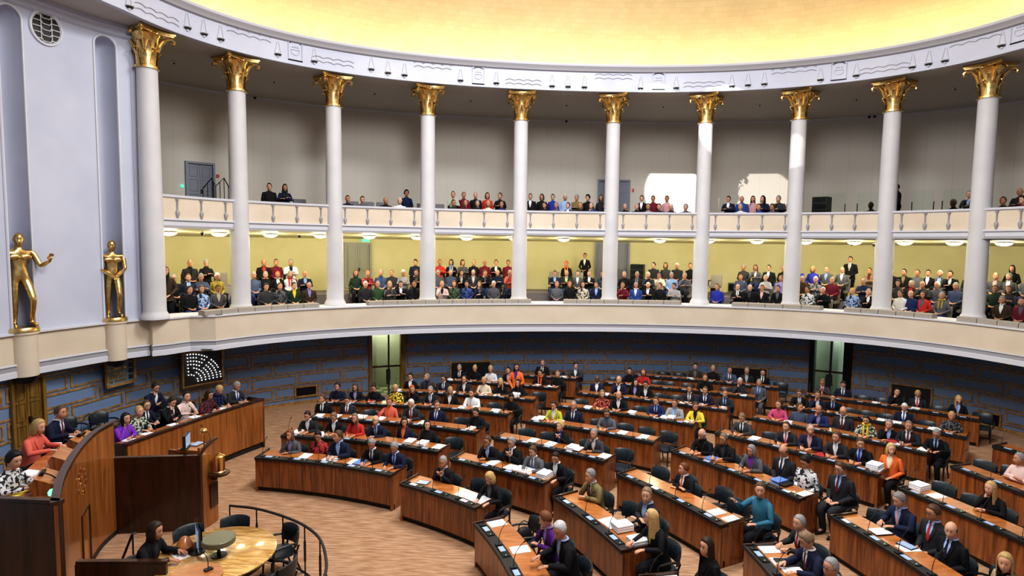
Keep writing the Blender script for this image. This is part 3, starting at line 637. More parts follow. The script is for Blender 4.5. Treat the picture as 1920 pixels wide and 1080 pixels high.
def head_geo(mb, c, yaw, pitch, fem):
    rot = Matrix.Rotation(yaw, 3, 'Z') @ Matrix.Rotation(-pitch, 3, 'X'); c = Vector(c); T = lambda p: c + rot @ (Vector(p)*HK)
    n, k = 20, 15; rows = []
    for i in range(k + 1):
        vv = pi*i/k*.93; r = []
        for j in range(n):
            u = 2*pi*j/n; p = headpt(u, vv)
            if j == 0:   # nose
                if -.05 < p.z < .02: p.y += .006 + .024*max(0, 1 - abs(p.z + .028)/.034)
            if j in (1, n-1):
                if .0 < p.z < .03: p.y -= .007
                if -.045 < p.z < -.015: p.y += .004
            if .026 < p.z < .05 and p.y > .05: p.y += .004
            if -.078 < p.z < -.055 and p.y > .05: p.y += .003
            r.append(T(p))
        rows.append(r)
    mb.grid(rows, 'skin', True)
    for s in (-1, 1):
        mb.add([T((s*.021 + x, headpt(s*.28, 1.45).y + .0005 + oy, .011 + z)) for x, z, oy in ((-.0135, 0, -.002), (0, -.007, .0015), (.0135, 0, -.002), (0, .007, .0015))], [(0, 1, 2, 3)], 'eye')
        mb.ball(T((s*.075, -.012, -.005)), .012, 'skin', 6, 4, (.55, 1, 1.9))
    y = .0925
    mb.add([T((x, headpt(0, 2.1).y + oy, -.062 + z)) for x, z, oy in ((-.022, .001, -.006), (0, -.005, .003), (.022, .001, -.006), (0, .005, .004))], [(0, 1, 2, 3)], 'lip')
BODY = {}
def body_mesh(pose, fem, yaw, pitch):
    key = (pose, fem, yaw, pitch)
    if key in BODY: return BODY[key]
    if (pose, fem) not in BODY:
        J = joints(pose, fem); BODY[(pose, fem)] = (J, skin_mesh(*body_skel(pose, fem, J), 1))
    J, (vs, fs) = BODY[(pose, fem)]
    mb = MB(); mb.add(vs, fs, 'skin'); hc = J['hd']
    d = Vector((0, 0, 0))
    mb.tube([J['nk'] + Vector((0, 0, -.03)), J['nk2'], hc + Vector((0, -.02, -.05))], [.062, .053, .055], 'skin', 12, cap=False)
    head_geo(mb, hc, radians(yaw), radians(pitch), fem); BODY[key] = (mb.mesh('body', 60), J, hc); return BODY[key]
# hair, in the frame of the head
HAIR = {}
def hair_mesh(style):
    if style in HAIR: return HAIR[style]
    mb = MB(); n = 24
    def lim(u):    # lowest polar angle that the hair reaches
        a = abs(((u + pi) % (2*pi)) - pi)
        if style == 'r': f = .50
        elif style == 'b': f = 1.25
        else: f = .82
        if a < .75: return f + .1*a
        if a < 1.35: return lr(f + .08, 1.62 if style in 'srb' else 1.75, (a - .75)/.6)
        return lr(1.62, 2.12, (a - 1.35)/1.8) if style in 'srb' else lr(1.75, 2.15, (a - 1.35)/1.8)
    th = {'s': 1.085, 'r': 1.05, 'b': 1.035, 'o': 1.13, 'l': 1.11, 'u': 1.07, 'c': 1.22}[style]
    rw = random.Random(style)
    if style == 'b':
        rows = []
        for i in range(5):
            r = []
            for j in range(n + 1):
                u = 1.15 + (2*pi - 2.3)*j/n; r.append(headpt(u, lr(1.22, lim(u), i/4), th if 0 < i < 4 else .995, th if 0 < i < 4 else 1))
            rows.append(r)
        mb.grid(rows, 'hair')
    else:
        rows = []
        for i in range(9):
            r = []
            for j in range(n):
                u = 2*pi*j/n; k = th * (1 + (rw.uniform(-.06, .06) if style == 'c' and i < 8 else (rw.uniform(-.012, .012) + .012*sin(j*2.6) if i < 8 else 0)))
                p = headpt(u, lim(u)*max(.02, i)/8 if i < 8 else lim(u)*1.01, k if i < 8 else .985, (k if style != 'c' else k*.97) if i < 8 else .985)
                r.append(p)
            rows.append(r)
        mb.grid(rows, 'hair', True)
    if style in 'ol':
        dep = -.125 if style == 'o' else -.27; rows = []
        N = 18
        for i in range(7):
            t = i/6; r = []
            for j in range(N + 1):
                u = .95 + (2*pi - 1.9)*j/N; a = abs(((u + pi) % (2*pi)) - pi); p = headpt(u, 1.45, th*(1.0 + (.10*sin(pi*t) if style == 'o' else .06*t) + .022*sin(j*2.7)))
                z = lr(.03, dep + (.0 if a > 1.2 else .02), t); k = 1 - (.12*t*t if style == 'o' else 0); r.append(Vector((p.x*k, p.y*k - (.02*t if style == 'l' else 0), z + rw.uniform(-.004, .004))))
            rows.append(r)
        mb.grid(rows, 'hair'); mb.grid([[q*.9 for q in r] for r in rows], 'hair')
    if style == 'u': mb.ball((0, -.085, .075), .045, 'hair', 10, 7)
    for s in (-1, 1):   # eyebrows
        mb.add([(s*.037, .082, .0225), (s*.011, .0925, .026), (s*.011, .0915, .034), (s*.037, .0805, .030)], [(0, 1, 2, 3)], 'hair')
    HAIR[style] = mb.mesh('hair', 50); return HAIR[style]
# clothes
CL = {}
def torso_rows(pose, fem, k=1.0):
    st, h, lean = dims(pose, fem); fy = lambda z: lean*(z - .5)/.5; f = .90 if fem else 1
    P = [(.40 if not st else .80 - h, .205*f, .155, .03), (.47, .205*f, .15, .02), (.55, .19*f, .135, 0), (.70, .168*f*(.93 if fem else 1), .118, -.005), (.82, .185*f, .128 + (.012 if fem else 0), -.005), (.92, .195*f, .125, -.01), (.985, .196*f, .108, -.015), (1.02, .172*f, .092, -.013), (1.045, .125*f, .08, -.01), (1.068, .082, .070, -.004), (1.085, .062, .062, .003)]
    out = []
    for z, rx, ry, oy in P:
        if z < .46 and not st: z = .45
        r = []
        for j in range(20):
            u = 2*pi*j/20; c, s = sin(u), cos(u); e = .82
            r.append(Vector((rx*k*math.copysign(abs(c)**e, c), oy + fy(z) + ry*k*math.copysign(abs(s)**e, s), z + h)))
        out.append(r)
    return out
def front_y(rows, x, z):
    """y of the chest surface at (x, z)"""
    for a, b in zip(rows, rows[1:]):
        if a[0].z <= z <= b[0].z:
            t = (z - a[0].z)/max(1e-6, b[0].z - a[0].z); R = [p.lerp(q, t) for p, q in zip(a, b)]
            F = sorted([p for p in R if p.y >= R[0].y - .13 and (R.index(p) <= 5 or R.index(p) >= 15)], key=lambda p: p.x)
            for p, q in zip(F, F[1:]):
                if p.x <= x <= q.x: return lr(p.y, q.y, (x - p.x)/max(1e-6, q.x - p.x))
            return F[0].y
    return rows[-1][0].y
def arm(mb, J, k, r0, m):
    S, E_, W = J['sh%d' % k], J['el%d' % k], J['wr%d' % k]; d1, d2 = (E_ - S).normalized(), (W - E_).normalized()
    inn = Vector((-.5 if S.x > 0 else .5, 0, 0)); path = [S + inn*.12 + Vector((0, 0, -.005)), S + Vector((0, 0, -.012)), S.lerp(E_, .35), S.lerp(E_, .7), E_ - d1*.04, E_ + (d2 - d1).normalized()*(-.008), E_ + d2*.045, E_.lerp(W, .55), W - d2*.01, W + d2*.004]
    mb.tube(path, [x*r0 for x in (.045, .060, .060, .055, .052, .053, .051, .045, .037, .028)], m, 10)
def top_mesh(pose, fem, kind):
    key = ('top', pose, fem, kind)
    if key in CL: return CL[key]
    J = BODY[(pose, fem)][0]; mb = MB(); rows = torso_rows(pose, fem); m = 'print' if kind == 'print' else 'cloth'
    mb.grid(rows, m, True); b = len(mb.v); mb.f.append(tuple(range(b - 20*len(rows), b - 20*len(rows) + 20))); mb.m.append(mb.mi(m))
    for k in (0, 1): arm(mb, J, k, .92 if fem else 1.04, m)
    if kind == 'suit':   # lapels
        h = dims(pose, fem)[1]
        for s in (-1, 1):
            pts = []
            for z, x0, x1 in ((1.06, .045, .075), (1.0, .058, .105), (.95, .05, .098), (.87, .03, .068), (.79, .006, .02)):
                pts.append([Vector((s*x, front_y(rows, s*x, z + h) + .010, z + h)) for x in (x0, (x0 + x1)/2, x1)])
            mb.grid(pts, m)
    CL[key] = mb.mesh('top', 50); return CL[key]
def shirt_mesh(pose, fem, wide=1.0):
    key = ('shirt', pose, fem, wide)
    if key in CL: return CL[key]
    rows = torso_rows(pose, fem); h = dims(pose, fem)[1]; mb = MB(); pts = []
    for z, x in ((1.065, .05), (1.02, .062), (.97, .056), (.91, .042), (.85, .024), (.79, .004)):
        x *= wide; pts.append([Vector((x*q, front_y(rows, x*q, z + h) + .006, z + h)) for q in (-1, -.5, 0, .5, 1)])
    mb.grid(pts, 'cloth'); c = rows[-1]; q = sum(c, Vector())/len(c)
    mb.tube([q + (p - q)*1.02 + Vector((0, 0, .012 + .006*(p.y < q.y))) for p in c] + [q + (c[0] - q)*1.02 + Vector((0, 0, .012))], .013, 'cloth', 6)
    for j, dz in ((1, 1), (-1, 1)):
        mb.add([q + Vector((j*.012, .066, .005)), q + Vector((j*.05, .05, .012)), q + Vector((j*.048, .07, -.035)), q + Vector((j*.02, .08, -.03))], [(0, 1, 2, 3)], 'cloth')
    CL[key] = mb.mesh('shirt', 50); return CL[key]
def tie_mesh(pose, fem):
    key = ('tie', pose, fem)
    if key in CL: return CL[key]
    rows = torso_rows(pose, fem); h = dims(pose, fem)[1]; mb = MB(); pts = []
    for z, x in ((1.072, .014), (1.045, .020), (1.035, .014), (.95, .021), (.86, .027), (.79, .022), (.77, .003)):
        pts.append([Vector((x*q, front_y(rows, x*q, z + h) + (.015 if z < 1.04 else .022) - .004*abs(q), z + h)) for q in (-1, 0, 1)])
    mb.grid(pts, 'cloth'); CL[key] = mb.mesh('tie', 50); return CL[key]
def scarf_mesh(pose, fem):
    key = ('scarf', pose, fem)
    if key in CL: return CL[key]
    rows = torso_rows(pose, fem); h = dims(pose, fem)[1]; mb = MB(); c = rows[-1]; q = sum(c, Vector())/len(c)
    mb.tube([q + (p - q)*1.3 + Vector((0, 0, -.0 + .01*(j % 3))) for j, p in enumerate(c)] + [q + (c[0] - q)*1.3], .028, 'cloth', 8)
    for s in (-1, 1): mb.tube([Vector((s*x, front_y(rows, s*x, z + h) + .018, z + h)) for z, x in ((1.06, .05), (.98, .05), (.90, .045), (.80, .05))], [.025, .026, .026, .02], 'cloth', 6)
    CL[key] = mb.mesh('scarf', 50); return CL[key]
def trouser_mesh(pose, fem):
    st = pose in STAND; key = ('tr', st, fem)
    if key in CL: return CL[key]
    J = joints(pose, fem); mb = MB()
    if st:
        mb.tube([Vector((0, 0, 1.0)), Vector((0, 0, .92)), Vector((0, 0, .82))], [.155, .165, .14], 'cloth', 14)
        for k in (0, 1): mb.tube([J['hip%d' % k] + Vector((0, 0, .02)), J['hip%d' % k] + Vector((0, 0, -.12)), J['kn%d' % k], J['kn%d' % k].lerp(J['an%d' % k], .5), J['an%d' % k]], [.10, .098, .072, .066, .058], 'cloth', 10)
    else:
        mb.ball((0, .0, .53), .19, 'cloth', 14, 8, (1, .85, .48))
        for k in (0, 1):
            H, K, A = J['hip%d' % k], J['kn%d' % k], J['an%d' % k]
            mb.tube([H + Vector((0, -.06, 0)), H + Vector((0, .06, 0)), H.lerp(K, .5), K + Vector((0, -.06, .01)), K + Vector((0, .01, -.012)), K + Vector((0, .01, -.08)), K.lerp(A, .55), A + Vector((0, 0, -.02))], [.085, .096, .088, .076, .072, .07, .062, .056], 'cloth', 10)
    CL[key] = mb.mesh('trousers', 60); return CL[key]
def shoe_mesh(pose, fem):
    st = pose in STAND; key = ('sh', st, fem)
    if key in CL: return CL[key]
    J = joints(pose, fem); mb = MB()
    for k in (0, 1):
        A, T_ = J['an%d' % k], J['to%d' % k]; mb.tube([Vector((A.x, A.y - .055, .045)), Vector((A.x, A.y, .05)), Vector((lr(A.x, T_.x, .5), lr(A.y, T_.y, .5), .045)), Vector((T_.x, T_.y, .036)), Vector((T_.x, T_.y + .06, .03))], [.03, .042, .042, .034, .016], 'hair', 8)
    CL[key] = mb.mesh('shoes', 60); return CL[key]
def glasses_mesh():
    if 'gl' in CL: return CL['gl']
    mb = MB()
    for s in (-1, 1):
        mb.tube([(s*.034 + .022*cos(q), .098, .008 + .016*sin(q)) for q in arange(0, 2*pi, 10)], .0028, 'eye', 4); mb.tube([(s*.056, .096, .012), (s*.076, .07, .012), (s*.08, -.01, .006)], .0028, 'eye', 4)
    mb.tube([(-.012, .1, .01), (.012, .1, .01)], .0028, 'eye', 4)
    CL['gl'] = mb.mesh('glasses', 60); return CL['gl']
CLR = dict(black=(.010, .010, .012), navy=(.014, .018, .042), charcoal=(.026, .026, .030), grey=(.10, .10, .11), brown=(.055, .034, .022), tan=(.24, .17, .10), olive=(.19, .15, .065), white=(.72, .72, .72), cream=(.66, .58, .43), blue=(.03, .07, .26), purple=(.10, .025, .19), violet=(.19, .04, .42), teal=(.03, .17, .22), red=(.45, .035, .03), burgundy=(.13, .012, .025), coral=(.62, .13, .09), orange=(.72, .16, .04), pink=(.62, .34, .34), magenta=(.62, .10, .22), yellow=(.75, .58, .06), mustard=(.38, .28, .045), green=(.045, .085, .04), lilac=(.30, .26, .50), beige=(.38, .28, .18), turquoise=(.035, .14, .21))
CLR['light grey'] = (.34, .34, .35); CLR['dark grey'] = (.045, .045, .05); CLR['light blue'] = (.30, .42, .66); CLR['grey-blue'] = (.07, .09, .15); CLR['dark blue'] = (.02, .03, .10); CLR['dark green'] = (.02, .035, .022); CLR['pale pink'] = (.68, .50, .46); CLR['lime'] = (.48, .46, .05); CLR['pale green'] = (.5, .55, .42); CLR['royal blue'] = (.03, .04, .33)
HC = dict(k=(.010, .008, .008), d=(.028, .016, .010), n=(.085, .045, .022), y=(.46, .30, .12), g=(.24, .23, .22), w=(.58, .56, .53), a=(.16, .055, .02), x=(.36, .07, .02), e=(.20, .13, .075))
HN = dict(k='black', d='dark', n='brown', y='blonde', g='grey', w='white', a='auburn', x='red', e='fair')
SN_ = dict(s='short-haired', r='balding', b='bald', o='bob-haired', l='long-haired', u='', c='curly')
PEOPLE = []
def describe(sex, hs, hc, kind, top, inn, tie, scarf, pose):
    who = 'woman' if sex == 'f' else 'man'
    if hs == 'b': h = 'bald'
    elif hs == 'r': h = 'balding ' + HN[hc] + '-haired'
    elif hs == 'c': h = 'curly ' + HN[hc] + '-haired'
    elif hs == 'l': h = 'long ' + HN[hc] + '-haired'
    elif hs == 'u': h = HN[hc] + '-haired'
    else: h = HN[hc] + '-haired'
    g = {'suit': 'suit', 'plain': 'top', 'print': 'print top', 'jacket': 'jacket', 'knit': 'sweater', 'dress': 'dress', 'shirt': 'shirt'}[kind]
    s = '%s %s in %s %s' % (h, who, top, g)
    if tie: s += ', %s tie' % tie
    elif scarf: s += ', %s scarf' % scarf
    elif inn and inn != top and kind in ('suit', 'jacket'): s += ', %s shirt' % inn
    return s
def make_person(loc, face, sc, sex, hs, hc, kind, top, inn=None, tie=None, scarf=None, pose='L', yaw=0, pitch=0, glasses=False, legs='black', skin=None, shoes=True):
    fem = sex == 'f'; rz = atan2(-face.x, face.y)
    me, J, hc_ = body_mesh(pose, fem, yaw, pitch)
    b = link('person', me, None, loc, rz, sc)
    sk = skin or rnd.choice([(.52, .255, .155), (.57, .30, .19), (.49, .235, .14), (.60, .33, .215)]); b.color = (*sk, 1)
    def c(nm, mesh, col, loc=None, rot=None):
        o = link(nm, mesh, b); o.color = (*col, 1)
        if loc is not None: o.location = loc
        if rot is not None: o.rotation_euler = rot; o.scale = (HK, HK, HK)
        return o
    v = lambda col: tuple(x * f for x, f in zip(col, [rnd.uniform(.85, 1.15)]*3))
    rot = (Matrix.Rotation(radians(yaw), 3, 'Z') @ Matrix.Rotation(-radians(pitch), 3, 'X')).to_euler()
    c('hair', hair_mesh(hs), v(HC[hc]), hc_, rot)
    nm = {'suit': 'suit_jacket', 'plain': 'blouse', 'print': 'blouse', 'jacket': 'jacket', 'knit': 'sweater', 'dress': 'dress', 'shirt': 'long_sleeved_shirt'}[kind]
    c(nm, top_mesh(pose, fem, 'suit' if kind in ('suit', 'jacket') else ('print' if kind == 'print' else 'plain')), v(CLR[top]))
    if inn: c('shirt', shirt_mesh(pose, fem), v(CLR[inn]))
    if tie: c('tie', tie_mesh(pose, fem), CLR[tie])
    if scarf: c('scarf', scarf_mesh(pose, fem), CLR[scarf])
    c('trousers', trouser_mesh(pose, fem), v(CLR[legs if legs != 'same' else top]))
    if shoes: c('shoes', shoe_mesh(pose, fem), (.012, .010, .010))
    if glasses: c('glasses', glasses_mesh(), (.02, .02, .02), hc_, rot)
    b['desc'] = describe(sex, hs, hc, kind, top, inn, tie, scarf, pose)
    return b
# ================================================================== THE CHAMBER: desks in wedges, chairs, members, papers
CTR = Vector((-5.75, -9.75, 0))      # the desks curve round this point near the speaker's podium
CROP = {'A': (440, 640, 3.375), 'B': (900, 640, 3.375), 'C': (1400, 640, 3.375), 'D': (740, 800, 3.8562), 'E': (1160, 800, 3.8571), 'F': (1500, 800, 3.8571), 'K': (0, 640, 2.4547), 'G': (270, 320, 3.7243), 'H': (630, 330, 3.8568), 'I': (980, 330, 3.8583), 'J': (1300, 330, 3.8579), 'N': (1600, 330, 3.8563)}
def px(c, x, y): o = CROP[c]; return o[0] + x/o[2], o[1] + y/o[2]
WEDGE = ['', 'first', 'second', 'third', 'fourth']
DESK = {}
TOPZ = .745
DESKPX = {'11': ((477, 857.8), (733, 891)), '12': ((526, 817), (820.7, 847.4)), '13': ((579, 784), (891.9, 812)), '14': ((601, 756), (951, 778)), '15': ((732, 735), (1000.7, 751)), '16': ((829.6, 714), (1043.7, 729)), '17': ((953, 703.7), (1079, 711)),
 '21': ((749, 906.3), (890.4, 953)), '22': ((843.7, 861), (1019, 907)), '23': ((924.5, 820.7), (1132, 865.5)), '24': ((984.4, 789.6), (1224.4, 829.6)), '25': ((1042, 761.5), (1300, 797)), '26': ((1080.7, 737.8), (1363.7, 770)), '27': ((1131, 718.5), (1416, 746.7)), '28': ((1187, 703.7), (1460.7, 729)),
 '31': ((887.3, 980), (968, 1105)), '32': ((1035.6, 931), (1165, 1033)), '33': ((1156, 888), (1350.6, 985.4)), '34': ((1257, 845), (1499.6, 936)), '35': ((1340, 811.7), (1646, 890)), '36': ((1409, 783.7), (1737.8, 850)), '37': ((1463.7, 761.5), (1813, 820.7)), '38': ((1509.6, 740.7), (1837, 788)),
 '40': ((1197, 1078), (1260, 1190)), '41': ((1392, 1020.4), (1520, 1180)), '42': ((1555.7, 966), (1790, 1115)), '43': ((1682.8, 912.8), (1975, 1042)), '44': ((1781, 872.6), (2040, 975)), '45': ((1860, 835), (2060, 893))}
class Desk:
    def __init__(s, L, R):
        s.L, s.R = Vector((L.x, L.y, 0)), Vector((R.x, R.y, 0)); c = s.R - s.L; s.len = c.length; m = (s.L + s.R)/2; out = (m - CTR).normalized(); n = Vector((c.y, -c.x, 0)).normalized()
        if n.dot(out) < 0: n = -n
        s.n = n; r = (m - CTR).length; s.b = s.len**2/(8*r)
    def P(s, t, o=0, z=0):
        p = s.L.lerp(s.R, t) + s.n*s.b*4*t*(1 - t); return p + s.N(t)*o + Vector((0, 0, z))
    def N(s, t):
        d = (s.R - s.L) + s.n*s.b*4*(1 - 2*t); d.normalize(); n = Vector((d.y, -d.x, 0))
        return n if n.dot(s.n) > 0 else -n
    def near(s, p):
        best = min((abs((p - s.P(t)).dot((s.R - s.L).normalized())), t) for t in [i/200 for i in range(-40, 241)]); t = best[1]; return t, (p - s.P(t)).dot(s.N(t))
def sw(mb, D, prof, m, t0=0, t1=1, n=14, cap=True):
    mb.grid([[D.P(t, o, z) for t in arange(t0, t1, n)] for o, z in prof], m)
    if cap:
        for t in (t0, t1): mb.add([D.P(t, o, z) for o, z in prof], [tuple(range(len(prof)))], m)
def part_at(e, nm, mb, par=None, sharp=35):
    o = link(nm, mb.mesh(nm, sharp), par or e)
    o.matrix_parent_inverse = e.matrix_basis.inverted() if par is None else Matrix()
    return o
def mic_mesh():
    mb = MB(); mb.box((0, 0, .012), (.07, .10, .024), 'black'); mb.tube([(0, 0, .02), (0, .005, .12), (0, .03, .22), (0, .085, .31), (0, .15, .37)], [.006, .0055, .005, .005, .005], 'black', 6); mb.tube([(0, .15, .37), (0, .19, .395)], [.010, .011], 'metal', 6)
    return mb.mesh('gooseneck_microphone')
MIC = mic_mesh()
for k, (l, r) in DESKPX.items():
    D = Desk(at(*l, .775), at(*r, .775)); DESK[k] = D; w, row = int(k[0]), int(k[1])
    M_ = D.P(.5); e = empty('curved_desk', (M_.x, M_.y, 0)); rowname = ORD[row - 1] if row else 'lowest'
    mb = MB(); sw(mb, D, [(.03, .11), (.03, .735), (.05, .735), (.05, .11), (.03, .11)], 'wood')
    nj = max(2, round(D.len/.6))
    for i in range(1, nj): q = .003/D.len; mb.grid([[D.P(i/nj - q, .0285, z), D.P(i/nj + q, .0285, z)] for z in (.11, .72)], 'darkwood')
    part_at(e, 'front_panel', mb)
    mb = MB()
    for t in [i/max(2, round(D.len/.62)) for i in range(1, max(2, round(D.len/.62)))]: pass
    mb = MB(); sw(mb, D, [(.09, 0), (.09, .115), (.14, .115), (.14, 0)], 'black'); part_at(e, 'plinth', mb)
    mb = MB(); sw(mb, D, [(0, .715), (0, .775), (.03, .775), (.03, .757), (.20, .757), (.20, .715), (0, .715)], 'black'); part_at(e, 'control_strip', mb)
    mb = MB(); sw(mb, D, [(.20, .715), (.20, TOPZ), (.575, TOPZ), (.585, .735), (.575, .715), (.20, .715)], 'top'); part_at(e, 'desktop', mb)
    for t, sg in ((0, 1), (1, -1)):
        q = .04/D.len*sg; mb = MB(); sw(mb, D, [(.03, 0.0), (.03, .735), (.56, .735), (.56, 0.0), (.03, 0)], 'wood', min(t, t + q), max(t, t + q), 1); part_at(e, 'end_panel', mb)
        mb = MB(); sw(mb, D, [(0, .745), (0, .785), (.59, .785), (.59, .745)], 'darkwood', min(t, t + q*.7), max(t, t + q*.7), 1); part_at(e, 'end_rim', mb)
    ns = max(2, round(D.len/.64)); D.ns = ns
    for i in range(ns):
        t = (i + .5)/ns; P = D.P(t, .115, .757); N = D.N(t); X = Vector((N.y, -N.x, 0)); Z = Vector((0, 0, 1))
        if at and abs(P.x) < 14:
            mb = MB(); mb.box(P + Z*.006, (.34, .12, .014), 'metal', ax=(X, N, Z)); cp = part_at(e, 'control_panel', mb)
            mb = MB(); mb.box(P + Z*.0145 - X*.06, (.15, .085, .004), 'screen', ax=(X, N, Z)); part_at(e, 'screen', mb, cp)
            mb = MB(); mb.box(P + Z*.0145 + X*.13, (.012, .012, .006), 'greenled', ax=(X, N, Z)); part_at(e, 'indicator_light', mb, cp)
            o = link('gooseneck_microphone', MIC, None, P - X*.21 + Z*.0005, atan2(-N.x, N.y)); tag(o, 'black gooseneck microphone on %s row desk, %s wedge, %s position' % (rowname, WEDGE[w], ORD[i]), 'microphone', 'desk microphones')
    tag(e, 'curved walnut desk with dark control strip, %s row of the %s wedge' % (rowname, WEDGE[w]), 'desk', 'curved desks in four wedges')
# ---- chair
def chair_meshes():
    out = []
    mb = MB(); rows = []
    for z, k in ((.40, .94), (.41, 1), (.455, 1), (.475, .96), (.482, .7)): rows.append([Vector((.245*k*math.copysign(abs(cos(q))**.55, cos(q)), .01 + .235*k*math.copysign(abs(sin(q))**.55, sin(q)), z)) for q in arange(0, 2*pi, 20)[:-1]])
    mb.grid(rows, 'leather', True); b = len(mb.v); mb.f += [tuple(range(b - 20, b)), tuple(range(b - 100, b - 80))[::-1]]; mb.m += [0, 0]; out.append(('seat', mb.mesh('seat', 50)))
    mb = MB(); rows = []
    def bp(u, z, o): w = .27 - .02*(z < .6); return Vector((w*sin(u*1.15)/sin(1.15), -.27 + .16*(1 - cos(u*1.15)) - .10*(z - .5) + o, z - .03*u*u*(z > .7)))
    for z, o in ((.54, .0), (.53, .03), (.56, .045), (.70, .05), (.83, .045), (.865, .02), (.86, 0), (.70, -.012), (.54, 0)): rows.append([bp(u, z, o) for u in arange(-1, 1, 10)])
    mb.grid(rows, 'leather')
    for j in (0, 10): mb.add([r[j] for r in rows[:-1]], [tuple(range(len(rows) - 1))], 'leather')
    out.append(('backrest', mb.mesh('backrest', 50)))
    for s in (-1, 1):
        mb = MB(); mb.tube([(s*.265, -.20, .62), (s*.29, -.06, .655), (s*.295, .08, .66), (s*.285, .17, .645), (s*.27, .20, .60), (s*.255, .20, .47)], [.018, .022, .024, .022, .018, .017], 'black', 7); out.append(('armrest', mb.mesh('armrest')))
    for x, y, dx, dy in ((.215, .19, .0, .015), (-.215, .19, 0, .015), (.21, -.20, .02, -.09), (-.21, -.20, -.02, -.09)):
        mb = MB(); mb.tube([(x, y, .47), (x, y, .25), (x + dx, y + dy, .0)], [.024, .02, .014], 'black', 7); out.append(('leg', mb.mesh('leg')))
        if y < 0: mb = None
    for s in (-1, 1):
        mb = MB(); mb.tube([(s*.2, -.21, .44), (s*.22, -.24, .56)], .017, 'black', 6); out.append(('back_post', mb.mesh('back_post')))
    for nm, me in out: me.transform(Matrix.Diagonal((.87, 1, .895, 1)))
    return out
CHM = chair_meshes()
CH0 = []
def chair(loc, face, label, group='dark leather armchairs', sc=1.0):
    rz = atan2(-face.x, face.y)
    if not CH0:
        e = empty('armchair', loc, rz, sc)
        for nm, me in CHM: link(nm, me, e)
        CH0.append(e)
    else: e = dup(CH0[0], loc, rz, sc)
    return tag(e, label, 'chair', group)
